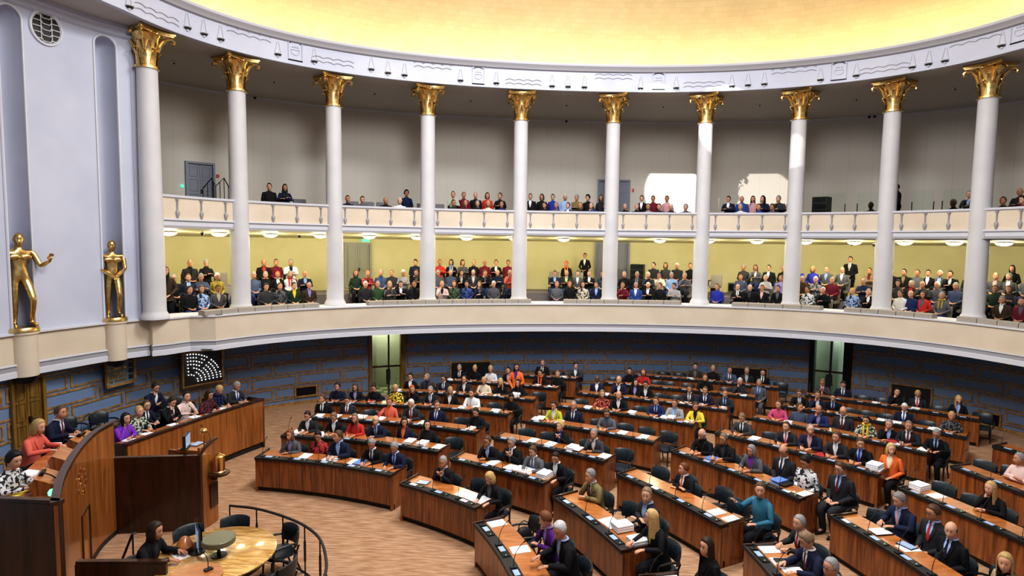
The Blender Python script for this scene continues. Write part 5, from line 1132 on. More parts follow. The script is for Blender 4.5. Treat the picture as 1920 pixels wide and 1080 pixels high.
podium_papers('K', 135, 612, 1.761, STK, 'upper white paper pile before woman in patterned blouse on the podium', 1.4); podium_papers('K', 122, 655, 1.761, STK, 'lower white paper pile before woman in patterned blouse on the podium', 1.3); podium_papers('K', 65, 700, 1.761, YEL, 'yellow sheets before woman in patterned blouse on the podium', 1.5)
fx = Vector((.96, .12, 0)).normalized()
PRES = [((140, 392), ('f', 'o', 'y', 'jacket', 'coral', 'coral'), dict(pose='W', yaw=-10, pitch=12), 'blonde woman in coral jacket seated at centre of the presidium podium'),
 ((248, 327), ('m', 's', 'n', 'suit', 'navy', 'white', 'burgundy'), dict(pose='D', yaw=-10, pitch=0), 'brown-haired man in navy suit seated at the presidium podium'),
 ((25, 545), ('f', 'c', 'k', 'print', 'white'), dict(pose='D', yaw=-20, pitch=15), 'dark-haired woman in black and white blouse at near end of the podium')]
for (x, y), a, kw, lab in PRES:
    P = at(*K(x, y), PLAT + 1.235); P = V3(P.x, P.y, PLAT + .006) - fx*.055; tag(make_person(P, fx, 1.0, *a, **kw), lab, 'person', 'people on the presidium podium')
    chair(P, fx, 'dark leather armchair under ' + lab.split(' seated')[0].split(' at near')[0] + ' on the podium')
P = at(*K(430, 420), 1.78); m1 = link('gooseneck_microphone', MIC, None, V3(P.x, P.y, 1.7612) - V3(.25, 0), -1.6); tag(m1, 'gooseneck microphone on presidium desk by man in navy suit', 'microphone', 'desk microphones')
# ---- ministers' bench
MP_ = catmull([V3(-8.52, .20), V3(-8.28, 1.2), V3(-8.02, 2.2), V3(-7.74, 3.1), V3(-7.42, 3.92)], 6); mside = Vector((0, 2, 0)); MN = normals(MP_, mside)
def moff(o): return [p - n*o for p, n in zip(MP_, MN)]
MT = 1.33; MPL = .45; MD = 1.21
e = empty('ministers_bench', (-8, 2, 0))
mb = MB(); ribbon(mb, MP_, .16, MT - .04, .05, 'woodwarm', side=mside); part_at(e, 'front_panel', mb)
mb = MB(); ribbon(mb, moff(.05), 0, .16, .05, 'black', side=mside); part_at(e, 'plinth', mb)
mb = MB(); ribbon(mb, [p + n*.02 for p, n in zip(MP_, MN)], MT - .05, MT, .11, 'darkwood', side=mside); part_at(e, 'rim', mb)
mb = MB(); a_, b_ = moff(.06), moff(.56); mb.grid([[V3(p.x, p.y, z) for p in L_] for L_, z in ((a_, MD - .03), (a_, MD), (b_, MD), (b_, MD - .03), (a_, MD - .03))], 'top'); part_at(e, 'desktop', mb)
for i, nm in ((0, 'end_panel'), (-1, 'end_panel')):
    mb = MB(); p, q = MP_[i], MP_[i] - MN[i]*.58; ribbon(mb, [p, q], 0, MT - .02, .05, 'darkwood', side=V3(-7.5, -5) if i == 0 else V3(-7, 9)); part_at(e, nm, mb)
mb = MB(); a_, b_ = moff(.06), moff(2.6); mb.grid([[V3(p.x, p.y, z) for p in L_] for L_, z in ((a_, 0), (a_, MPL), (b_, MPL), (b_, 0))], 'tread'); part_at(e, 'platform', mb)
tag(e, 'long curved walnut ministers bench with dark rim along the blue wall', 'bench')
MIN = [((575, 347), ('f', 'o', 'k', 'plain', 'violet'), dict(pose='C', yaw=-10), 'black-haired woman in violet top'), ((622, 312), ('f', 's', 'y', 'print', 'pale green'), dict(pose='D', yaw=-10), 'blonde woman in dark patterned blouse'),
 ((650, 290), ('m', 's', 'n', 'suit', 'navy', 'white', 'charcoal'), dict(pose='D', yaw=-15, glasses=True), 'brown-haired man with glasses in navy suit'), ((772, 268), ('m', 's', 'd', 'suit', 'black', 'white', 'burgundy'), dict(pose='C', pitch=28), 'dark-haired man in black suit with dark red tie'),
 ((835, 247), ('f', 's', 'k', 'jacket', 'pale pink', 'cream'), dict(pose='D', yaw=-20), 'black-haired woman in pale pink jacket'), ((930, 238), ('f', 'o', 'd', 'print', 'burgundy'), dict(pose='D', pitch=20), 'dark-haired woman in brown patterned blouse'),
 ((985, 218), ('f', 's', 'y', 'plain', 'navy', None, None, 'dark blue'), dict(pose='D', pitch=25), 'blonde woman in navy top with blue scarf'), ((1068, 198), ('m', 's', 'g', 'suit', 'charcoal', 'white', 'royal blue'), dict(pose='D', pitch=25), 'grey-haired man in charcoal suit with blue tie')]
def mdir(P):
    i = min(range(len(MP_)), key=lambda i: (MP_[i] - V3(P.x, P.y)).length); return MN[i], MP_[i]
mpos = []
for (x, y), a, kw, lab in MIN:
    P = at(*K(x, y), MPL + 1.235); n, q = mdir(P); o = (q - V3(P.x, P.y)).dot(n); P = V3(P.x, P.y, MPL + .006) - n*(max(.74, o) - o) - n*.055; mpos.append([P, n, a, kw, lab])
for i in range(len(mpos) - 1):
    d = mpos[i+1][0] - mpos[i][0]
    if d.length < .5: s_ = d.normalized()*(.5 - d.length); mpos[i+1][0] = mpos[i+1][0] + s_
for P, n, a, kw, lab in mpos:
    tag(make_person(P, n, .97, *a, **kw), lab + ' on the ministers bench', 'person', 'ministers on the bench'); chair(P, n, 'dark leather armchair under ' + lab + ' on ministers bench', sc=.97)
P = at(*K(755, 222), MPL + 1.2); n, q = mdir(P); P = V3(P.x, P.y, MPL) - n*.5
tag(make_person(P, n, 1.0, 'm', 's', 'd', 'suit', 'navy', 'white', None, None, pose='C', pitch=20), 'dark-haired man in navy suit seated behind the ministers by the wall', 'person'); chair(P, n, 'dark leather armchair under man seated behind the ministers')
for (x, y), lab in (((540, 335), 'empty dark chair behind woman in violet top, ministers bench'), ((805, 265), 'empty dark chair behind man with dark red tie, ministers bench'), ((875, 262), 'empty dark chair between the pale pink and brown blouses, ministers bench'), ((395, 360), 'empty dark chair by the blue wall behind man on presidium podium')):
    P = at(*K(x, y), MPL + .80); n, q = mdir(P); P = V3(P.x, P.y, MPL) - n*(.45 if x in (540, 395) else .28); chair(P, n, lab)
for i, (x, y) in enumerate(((565, 450), (635, 420), (725, 375), (815, 340), (885, 320), (945, 303), (985, 295), (1075, 272))):
    P = at(*K(x, y), MD); n, q = mdir(P); o = (q - V3(P.x, P.y)).dot(n); P = V3(P.x, P.y, MD + .0006) - n*(min(.42, max(.24, o)) - o)
    tag(link('paper_sheets', STK if i in (3, 5) else SHEET, None, P, atan2(n.y, n.x) - pi/2 + rnd.uniform(-.2, .2)), 'white papers on the ministers bench, %s set from the podium' % ORD[i], 'papers', 'papers on the ministers bench')
for i in range(7):
    q, n = MP_[2 + i*3], MN[2 + i*3]; o = link('gooseneck_microphone', MIC, None, q - n*.12 + V3(0, 0, MD + .0005), atan2(n.x, -n.y)); tag(o, 'gooseneck microphone on ministers bench, %s from the podium' % ORD[i], 'microphone', 'ministers bench microphones')
# ---- speaker's rostrum
e = empty('speaker_rostrum', (-6.9, -.5, 0))
A_, B_ = V3(-7.93, -.89), V3(-6.43, -.63); C_ = V3(-6.36, -.20)
mb = MB(); ribbon(mb, [A_, A_.lerp(B_, .5), B_], .0, 1.41, .05, 'darkwood', side=V3(-7, -5)); part_at(e, 'side_panel', mb)
mb = MB(); ribbon(mb, [A_, B_], 1.41, 1.46, .09, 'darkwood', side=V3(-7, -5)); part_at(e, 'side_rim', mb)
mb = MB(); fp = catmull([B_, V3(-6.38, -.43), C_], 5); ribbon(mb, fp, 0, 1.60, .06, 'woodwarm', side=V3(0, 0)); part_at(e, 'front_panel', mb)
mb = MB(); mb.tube([V3(p.x, p.y, z) for p, z in zip(fp, [1.44, 1.5, 1.55, 1.585, 1.61, 1.63, 1.64, 1.645, 1.65, 1.65, 1.65])], .035, 'darkwood', 6); mb.tube([V3(B_.x, B_.y, 0), V3(B_.x, B_.y, 1.47)], .04, 'darkwood', 6); part_at(e, 'front_rim', mb)
mb = MB(); q = [V3(-6.44, -.52), V3(-6.42, -.12), V3(-6.95, -.02), V3(-7.0, -.45)]; mb.add([V3(p.x, p.y, z) for z in (1.44, 1.5) for p in q], [(0, 1, 2, 3), (4, 5, 6, 7), (0, 1, 5, 4), (1, 2, 6, 5), (2, 3, 7, 6), (3, 0, 4, 7)], 'top'); part_at(e, 'reading_desk', mb)
mb = MB(); ribbon(mb, [V3(-7.5, .1), V3(-6.4, -.12)], 0, 1.3, .05, 'wood', side=V3(-7, 5)); part_at(e, 'far_panel', mb)
mb = MB(); mb.add([V3(-7.8, -.85, .4), V3(-6.45, -.6, .4), V3(-6.42, -.15, .4), V3(-7.5, .05, .4)], [(0, 1, 2, 3)], 'tread'); part_at(e, 'step', mb)
mb = MB(); ribbon(mb, [V3(-6.352, -.44), V3(-6.335, -.22)], .35, .36 + .45, .02, 'darkwood', side=V3(0, 0)); part_at(e, 'front_hatch', mb)
tag(e, 'walnut speaker rostrum with dark side panel beside the presidium', 'rostrum')
e = empty('desk_monitor', (-6.86, -.36, 1.501), 1.9); mb = MB(); mb.box((0, 0, .15), (.36, .05, .26), 'black'); link('housing', mb.mesh('housing'), e); mb = MB(); mb.box((0, -.027, .15), (.32, .004, .22), 'screen'); link('screen', mb.mesh('screen'), e); mb = MB(); mb.box((0, .02, .01), (.2, .14, .02), 'black'); link('foot', mb.mesh('foot'), e); tag(e, 'small black monitor standing on the speaker rostrum', 'monitor')
e = empty('reading_lamp', (-6.55, -.3, 1.501)); mb = MB(); mb.lathe([(.06, 0), (.06, .015), (.012, .02), (.012, .28)], m='brass', n=12); link('stem', mb.mesh('stem'), e); mb = MB(); mb.ball((0, 0, .32), .075, 'brass', 12, 8, (1, 1, .8)); link('shade', mb.mesh('shade'), e); tag(e, 'brass reading lamp with round shade on the speaker rostrum', 'lamp')
tag(link('gooseneck_microphone', MIC, None, V3(-6.5, -.16, 1.501), 1.6), 'gooseneck microphone on the speaker rostrum', 'microphone', 'desk microphones'); tag(link('tablet', TAB, None, V3(-6.78, -.14, 1.501), 1.4), 'small lit tablet on the speaker rostrum', 'tablet')
# brass water urn on a round shelf
e = empty('round_shelf', (-6.20, -.40, 1.06)); mb = MB(); mb.lathe([(.17, -.05), (.19, -.03), (.19, 0), (.01, 0.0)], m='darkwood', n=20); link('shelf_board', mb.mesh('shelf_board'), e); mb = MB(); mb.box((-.10, 0, -.10), (.10, .06, .1), 'darkwood'); link('bracket', mb.mesh('bracket'), e); tag(e, 'round dark shelf on the front of the speaker rostrum', 'shelf')
e = empty('brass_urn', (-6.20, -.40, 1.0605)); mb = MB(); mb.lathe([(.11, 0), (.12, .02), (.105, .04), (.105, .30), (.115, .32), (.10, .335), (.03, .36)], m='brass', n=22); link('vessel', mb.mesh('vessel'), e); mb = MB(); mb.tube([(0, -.03, .35), (0, 0, .385), (0, .03, .35)], .01, 'brass', 6); link('lid_handle', mb.mesh('lid_handle'), e); tag(e, 'shiny brass water urn on the round rostrum shelf', 'urn')
# ---- clerks' enclosure: barrier, round table, monitor, drum lamp, railing
e = empty('clerk_barrier', (-6, -3.4, 0)); mb = MB(); ribbon(mb, [V3(-6.56, -3.47), V3(-5.3, -3.36)], 0, .91, .05, 'darkwood', side=V3(-6, -12)); part_at(e, 'panel', mb); mb = MB(); ribbon(mb, [V3(-6.56, -3.455), V3(-5.3, -3.345)], .91, .95, .08, 'darkwood', side=V3(-6, -12)); part_at(e, 'cap_rail', mb); tag(e, 'low dark wood barrier in front of the seated clerk', 'barrier')
cq = at(372, 1075, .98); cq = V3(cq.x, cq.y - .05); e = empty('rounded_desk', (cq.x, cq.y, 0)); R_ = .34
outl = [V3(R_*cos(q), R_*sin(q)*.9) for q in arange(.0, pi, 16)] + [V3(-R_, -1.2), V3(R_*1.5, -1.2)]
for nm, z0, z1, k, m_ in (('desktop', .95, .99, 1, 'top'), ('body', 0, .95, .94, 'wood')):
    mb = MB(); mb.grid([[V3(p.x*k, p.y*k, z) for p in outl] for z in (z0, z1)], m_, True); n_ = len(outl); mb.add([V3(p.x*k, p.y*k, z1) for p in outl], [tuple(range(n_))], m_); link(nm, mb.mesh(nm), e)
tag(e, 'round-ended wooden desk beside the clerk barrier', 'desk')
tag(link('gooseneck_microphone', MIC, None, V3(cq.x + .1, cq.y + .12, .991), 2.6), 'gooseneck microphone on the round-ended wooden desk', 'microphone', 'desk microphones')
TC = V3(-4.92, -2.72); TR = .85
e = empty('round_table', TC); mb = MB(); mb.lathe([(.02, .72), (TR - .03, .72), (TR, .73), (TR, .75), (TR - .01, .756), (.01, .756)], m='table', n=56); link('tabletop', mb.mesh('tabletop'), e)
mb = MB(); mb.lathe([(TR - .12, .60), (TR - .12, .72)], m='wood', n=48, cap=False); link('apron', mb.mesh('apron'), e)
mb = MB(); mb.lathe([(.40, 0), (.40, .05), (.22, .08), (.20, .60), (.3, .72)], m='wood', n=24); link('pedestal', mb.mesh('pedestal'), e); tag(e, 'round zebra-wood table with glossy top in the clerks enclosure', 'table')
TZ = .7565
Pd = at(*K(1008, 985), TZ); e = empty('drum_lamp', (Pd.x, Pd.y, TZ)); mb = MB(); mb.lathe([(.11, 0), (.11, .012), (.03, .02), (.022, .10), (.03, .16), (.05, .19)], m='metal', n=18); link('stand', mb.mesh('stand'), e)
mb = MB(); mb.lathe([(.05, .19), (.22, .195), (.235, .205), (.235, .275), (.225, .285), (.01, .288)], m='stone', n=36); link('drum_shade', mb.mesh('drum_shade'), e); tag(e, 'flat round drum lamp with dark green top on the round table', 'lamp')
Pm = at(*K(905, 970), TZ); e = empty('computer_monitor', (Pm.x, Pm.y, TZ), 2.2); mb = MB(); mb.lathe([(.12, 0), (.12, .012), (.02, .02), (.018, .16)], m='black', n=16); link('stand', mb.mesh('stand'), e)
mb = MB(); mb.grid([[V3(x, -.02 - .25*x*x, z) for x in arange(-.28, .28, 8)] for z in (.09, .45)], 'black'); mb.grid([[V3(x, -.04 - .25*x*x, z) for x in arange(-.28, .28, 8)] for z in (.09, .45)], 'black'); link('housing', mb.mesh('housing'), e)
mb = MB(); mb.grid([[V3(x, .004 - .2*x*x, z) for x in arange(-.265, .265, 8)] for z in (.105, .435)], 'screen'); link('screen', mb.mesh('screen'), e); tag(e, 'slim computer monitor with pale blue screen facing the clerk', 'monitor')
Pl = at(*K(850, 962), TZ); e = empty('desk_lamp', (Pl.x, Pl.y, TZ)); mb = MB(); mb.box((0, 0, .03), (.26, .2, .06), 'black', .3); link('base', mb.mesh('base'), e); mb = MB(); mb.lathe([(.02, .06), (.13, .07), (.06, .2), (.025, .22)], m='top', n=18); link('shade', mb.mesh('shade'), e); tag(e, 'brown conical desk lamp on black box by the clerk monitor', 'lamp')
Pc = at(*K(665, 868), 1.235); fc = Vector((1, .05, 0)).normalized(); Pc = V3(Pc.x, Pc.y) - fc*.03
tag(make_person(Pc, fc, 1.0, 'm', 'o', 'd', 'suit', 'black', 'charcoal', None, None, pose='W', yaw=-5, pitch=8), 'clerk with longish dark hair in black suit typing at the round table', 'person'); chair(Pc, fc, 'dark leather armchair under the clerk at the round table')
tag(link('paper_sheets', SHEET, None, V3(TC.x - .50, TC.y - .10, TZ), 1.0), 'white papers beside the keyboard on the round table', 'papers')
for i, (x, y, lab) in enumerate(((880, 850, 'behind the monitor'), (1060, 835, 'in front of the rostrum'), (1228, 872, 'beside the curved railing'), (1282, 985, 'inside the railing bend'), (1170, 1062, 'at the near side'))):
    P = at(*K(x, y), .83); d = (V3(TC.x, TC.y) - V3(P.x, P.y)).normalized(); dist = (V3(TC.x, TC.y) - V3(P.x, P.y)).length; P = V3(TC.x, TC.y) - d*max(TR + .12, dist - .22); chair(P, d, 'empty dark armchair at the round table, ' + lab)
RAILP = catmull([V3(-5.42, -1.45), V3(-4.9, -1.53), V3(-4.33, -1.76), V3(-3.83, -2.06), V3(-3.42, -2.46), V3(-3.12, -3.0), V3(-2.97, -3.45), V3(-2.95, -4.0)], 6)
e = empty('curved_railing', (-4, -2, 0)); mb = MB(); mb.tube([V3(p.x, p.y, .90) for p in RAILP], .022, 'black', 8); part_at(e, 'handrail', mb); mb = MB(); mb.tube([V3(p.x, p.y, .10) for p in RAILP], .018, 'black', 8); part_at(e, 'bottom_rail', mb)
for i in range(0, len(RAILP), 6):
    p = RAILP[i]; mb = MB(); mb.tube([V3(p.x, p.y, z) for z in (0, .1, .28, .32, .62, .66, .9)], [.016, .013, .012, .02, .02, .012, .012], 'black', 7); part_at(e, 'baluster', mb)
tag(e, 'curved black metal railing round the clerks table', 'railing')
e = empty('stair_handrail', (-6.6, -2.6, 0)); mb = MB(); h0, h1, h2 = at(*K(560, 1010), .45), at(*K(610, 885), .9), at(*K(628, 880), .9); mb.tube([h0, h1, h2], .02, 'black', 7); part_at(e, 'handrail', mb)
for h in (h0, h1): mb = MB(); mb.tube([V3(h.x, h.y, 0), h], .014, 'black', 6); part_at(e, 'post', mb)
tag(e, 'short dark stair handrail behind the clerk', 'railing')
# ---- lit vote display and bronze plaque on the blue wall
e, a0, a1, z0, z1 = wallpatch('vote_display', [(343, 662), (414, 657), (343, 725), (414, 712)], 'black', 'black vote display with arcs of white lights on the blue wall', 'display', s=1.075, fr=.04)
M['dot'] = plain('white_light_dot', (1, 1, 1), .4, em=(.9, .95, 1), es=5); mb = MB(); H_ = z1 - z0
def dpt(u, v): return pt(lr(a0, a1, u), 1.075, lr(z0, z1, v), -.085)
for k in range(7):
    R_ = .27 + .115*k
    for i in range(6 + 2*k):
        q = lr(-2, 88, i/(5 + 2*k)); q = radians(q); u, v = .12 + R_*sin(q)*.86, .10 + R_*cos(q)*.92
        if u < .97 and v < 1.02 and not (38 < math.degrees(q) < 44) and rnd.random() > .09:
            c = dpt(u, v); mb.ball(c, .0155, 'dot', 7, 4)
o = link('light_dots', mb.mesh('light_dots'), e); o.matrix_parent_inverse = Matrix.Translation(-e.location)
e, a0, a1, z0, z1 = wallpatch('wall_plaque', [(199, 675), (247, 664), (203, 724), (248, 711)], 'jade', 'grey-green plaque with faint gold emblem rows and four blue squares on wall', 'plaque', s=1.085, fr=.06)
mb = MB()
for i in range(4):
    v0 = .08 + i*.235; mb.grid([[pt(lr(a0, a1, u), 1.085, lr(z0, z1, v), -.055) for u in (.80, .97)] for v in (v0, v0 + .18)], 'screenoff')
M['screenoff'] = plain('dark_blue_square', (.012, .02, .06), .3); o = link('blue_squares', mb.mesh('blue_squares'), e); o.matrix_parent_inverse = Matrix.Translation(-e.location)
mb = MB()
for v in (.12, .26, .40, .58, .82):
    for u in arange(.08, .68, 9):
        if rnd.random() < .75: mb.box(pt(lr(a0, a1, u), 1.085, lr(z0, z1, v), -.055), (.035, .006, .05), 'gold', -a0)
o = link('gold_emblems', mb.mesh('gold_emblems'), e); o.matrix_parent_inverse = Matrix.Translation(-e.location)
# ================================================================== THE GALLERIES
import numpy as np
GS = .93
LOWER = {  # (bay, row): people
(0, 3): ['G 323 642 m r g suit charcoal black', 'G 433 667 f s g jacket black black'],
(0, 2): ['G 210 747 m r g suit black black', 'G 318 717 m s n knit navy light_blue', 'G 408 737 m s g knit grey-blue', 'G 485 752 f s w plain mustard'],
(0, 1): ['G 330 812 m s d knit black', 'G 422 827 f o n print light_blue', 'G 515 822 f s n jacket grey cream', 'G 602 817 f s a jacket blue white'],
(1, 3): ['G 845 637 m b e suit black red', 'G 930 642 m s n shirt burgundy', 'G 1008 627 m s g knit white black'],
(1, 2): ['G 793 724 m s g shirt grey-blue', 'G 848 737 f s g plain black', 'G 930 732 f s x jacket black white', 'G 1018 732 f o g plain white - - red', 'G 1105 722 m r e suit navy light_blue'],
(1, 1): ['G 875 822 m s d jacket dark_grey', 'G 942 817 f s n print grey', 'G 1042 802 m s k jacket dark_green yellow', 'G 1145 802 m b g suit brown lilac'],
(2, 3): ['H 575 622 m s d knit navy'],
(2, 2): ['H 145 712 f o a plain dark_green', 'H 240 712 f s x print red', 'H 310 707 m s g suit grey-blue blue', 'H 423 697 m s e shirt dark_grey', 'H 480 707 f s w plain light_grey', 'H 567 687 m s n suit black grey'],
(2, 1): ['H 230 772 m s w shirt charcoal', 'H 300 777 m s g shirt green', 'H 390 782 f l y print grey', 'H 470 787 m s k suit black white', 'H 565 777 m s n suit charcoal black'],
(3, 3): ['H 752 614 f s x plain red', 'H 840 627 f o k jacket black turquoise - light_blue', 'H 915 632 f o n plain grey', 'H 997 632 f s y plain black', 'H 1075 617 m b n shirt burgundy', 'H 1155 622 f c e jacket black white', 'H 1240 612 m s d shirt burgundy'],
(3, 2): ['H 742 702 m r g shirt grey', 'H 827 692 m s g knit grey-blue', 'H 920 707 f o d jacket black white', 'H 985 687 m r g suit dark_grey white', 'H 1080 687 m s n suit black grey', 'H 1163 692 m b g suit navy', 'H 1255 702 m s g shirt coral'],
(3, 1): ['H 770 777 f s y jacket pale_pink black', 'H 860 787 f o a print green', 'H 940 787 f s d print blue', 'H 1035 777 f l n jacket navy grey', 'H 1140 777 f s w plain grey'],
(4, 3): ['I 317 627 f s x plain black - - orange'],
(4, 2): ['I 235 692 m s n suit navy light_blue', 'I 325 699 m s g suit dark_green white yellow', 'I 403 697 m s d suit grey white', 'I 480 702 m s e suit black white', 'I 568 717 f s d print grey-blue'],
(4, 1): ['I 248 777 f s e dress grey', 'I 350 797 f o x plain black', 'I 425 792 f o d print cream', 'I 535 777 m s k suit navy light_blue'],
(5, 3): ['I 955 657 m s d shirt charcoal', 'I 1033 647 f o n plain dark_grey', 'I 1122 647 m s w jacket charcoal', 'I 1200 657 f s n plain black'],
(5, 2): ['I 745 707 m s g suit black', 'I 822 707 m s g suit charcoal light_grey black', 'I 922 702 m r w suit dark_grey', 'I 997 722 f s d jacket cream white', 'I 1073 717 m s g shirt light_blue', 'I 1163 717 m s g jacket grey'],
(5, 1): ['I 735 792 f s n plain burgundy', 'I 820 782 m s g suit blue white', 'I 913 792 f s w jacket black white', 'I 998 802 f s n jacket black', 'I 1080 802 m s k jacket light_grey', 'J 132 717 m s n knit royal_blue'],
(6, 3): ['J 367 667 f s g plain dark_grey', 'J 463 662 f l n jacket grey white', 'J 550 662 m s d suit black white', 'J 638 672 f s g plain black'],
(6, 2): ['J 342 742 m s n shirt grey-blue', 'J 537 737 f s g plain light_grey', 'J 622 732 m s n shirt lilac'],
(6, 1): ['J 335 802 m b n suit black white tan', 'J 425 802 m b g suit black dark_grey', 'J 497 822 f s a jacket black pink', 'J 587 827 m s k suit black grey'],
(7, 3): ['J 778 677 m s k shirt royal_blue', 'J 852 682 f o y plain royal_blue', 'J 972 682 m r n suit grey light_blue', 'J 1063 687 m b e suit grey white', 'J 1277 677 m s n jacket tan burgundy'],
(7, 2): ['J 798 742 m r g suit brown', 'J 895 777 f s w print light_grey', 'J 985 762 m s g shirt burgundy', 'J 1232 767 m r g suit navy'],
(7, 1): ['J 825 832 f s k print white', 'J 912 827 m r w shirt black', 'J 1170 852 f s y print light_blue', 'J 1257 832 m s g suit black white'],
(8, 3): ['N 285 687 m s w knit black', 'N 385 682 m s k suit black olive', 'N 463 697 f s n plain grey', 'N 562 707 f s d jacket black white', 'N 620 712 m r w suit grey light_blue', 'N 712 707 m s k suit black white', 'N 797 707 m s d suit dark_grey white'],
(8, 2): ['N 343 782 f o k print dark_grey', 'N 430 777 m r g knit charcoal red', 'N 520 782 m b g suit dark_grey', 'N 600 787 m r w shirt grey', 'N 707 782 m s g jacket grey-blue'],
(8, 1): ['N 328 857 f s d plain white', 'N 423 847 m b e knit dark_blue', 'N 490 862 f o d jacket red grey', 'N 595 867 f s g plain grey - - mustard'],
(9, 3): ['N 1055 712 m r g suit grey pink', 'N 1145 722 f s g jacket grey white', 'N 1225 737 m s g shirt grey'],
(9, 2): ['N 1045 807 f s n plain dark_green', 'N 1153 812 f o a plain dark_grey', 'N 1225 822 f s d plain black'],
(9, 1): ['N 1105 887 m s g suit brown white', 'N 1195 897 m s d suit burgundy grey'],
}
UPPER = {
(1, 2): ['G 888 102 m s k shirt black', 'G 970 122 f l d plain navy - - dark_green'],
(2, 1): ['H 85 167 m s d shirt navy', 'H 190 167 m s n shirt grey', 'H 362 177 m r g knit black', 'H 458 182 m r w shirt white'],
(2, 2): ['H 510 127 f c k plain dark_blue'],
(3, 2): ['H 853 132 f s n plain pale_green', 'H 935 132 f s e plain burgundy', 'H 1000 157 m r g suit black', 'H 1095 147 f o n plain red', 'H 1178 142 f s k plain black'],
(3, 1): ['H 867 187 m s d shirt dark_green', 'H 932 192 m b e shirt burgundy', 'H 1023 202 f s g plain charcoal', 'H 1108 207 f o y plain cream', 'H 1178 212 m s n shirt dark_blue'],
(4, 2): ['I 57 147 m s d jacket black white', 'I 147 152 f o n plain black', 'I 223 147 f s k plain royal_blue', 'I 297 147 m s w shirt light_blue', 'I 397 162 m s g jacket olive', 'I 477 152 f c k plain black', 'I 553 157 f o n plain charcoal'],
(4, 1): ['I 165 217 f s n plain charcoal', 'I 248 207 m s g shirt grey', 'I 325 212 f s n jacket navy white', 'I 415 202 m b n suit charcoal', 'I 505 217 m r g shirt blue', 'I 585 212 m s g shirt navy'],
(5, 2): ['I 873 167 f s k jacket black white', 'I 948 167 f s n plain burgundy', 'I 1027 167 f s n plain pink'],
(5, 1): ['I 757 227 f s g plain black', 'I 825 212 m r g shirt black', 'I 915 222 f o e plain light_grey', 'I 988 217 m s d shirt navy', 'I 1070 227 f s w plain navy', 'I 1160 237 m s g shirt grey'],
(6, 2): ['J 268 167 m s d suit navy white', 'J 353 162 m b w shirt blue', 'J 447 172 f l d plain pink', 'J 513 162 f l k plain navy', 'J 590 157 m s g jacket dark_grey'],
(6, 1): ['J 340 237 m r w shirt white', 'J 485 222 f s n plain blue', 'J 580 222 m s n shirt grey', 'J 665 217 f s g plain pale_pink'],
(7, 1): ['J 1285 202 m r n suit grey white navy'],
(8, 1): ['N 770 212 m s w shirt charcoal', 'N 815 197 f o e plain black'], (8, 2): ['N 848 132 m s g suit dark_grey light_blue'],
(9, 1): ['N 1080 172 m s n shirt black', 'N 1183 162 m s d shirt burgundy'], (9, 2): ['N 1208 122 m b g shirt charcoal'],
}
def gseat_mesh(m):
    mb = MB(); mb.box((0, .02, .375), (.44, .46, .10), m); a = mb.mesh('seat', 0)
    mb = MB(); rows = [[V3(x, -.22 - .09*(z - .4) + o + .03*x*x, z) for x in arange(-.225, .225, 6)] for z, o in ((.42, .05), (.80, .05), (.86, .02), (.86, -.02), (.80, -.035), (.42, -.03))]; mb.grid(rows, m)
    for j in (0, 6): mb.add([r[j] for r in rows], [tuple(range(6))], m)
    b = mb.mesh('backrest', 40)
    mb = MB(); mb.box((0, .02, .62), (.05, .40, .04), 'black'); mb.box((0, .16, .5), (.035, .05, .24), 'black'); c = mb.mesh('armrest', 0)
    mb = MB(); mb.box((0, .0, .162), (.30, .30, .325), 'metal'); d = mb.mesh('base', 0); return a, b, c, d
SEATM = {'seat': gseat_mesh('seat'), 'seatgrey': gseat_mesh('seatgrey')}; SEAT0 = {}
def gseat(loc, face, m, lab, grp):
    rz = atan2(-face.x, face.y)
    if m not in SEAT0:
        e = empty('gallery_seat', loc, rz, GS); a, b, c, d = SEATM[m]; link('seat', a, e); link('backrest', b, e); link('armrest', c, e, (.238, 0, 0)); link('base', d, e); SEAT0[m] = e
    else: e = dup(SEAT0[m], loc, rz, GS)
    return tag(e, lab, 'seat', grp)
FOC = Vector((-3.5, -5, 0))
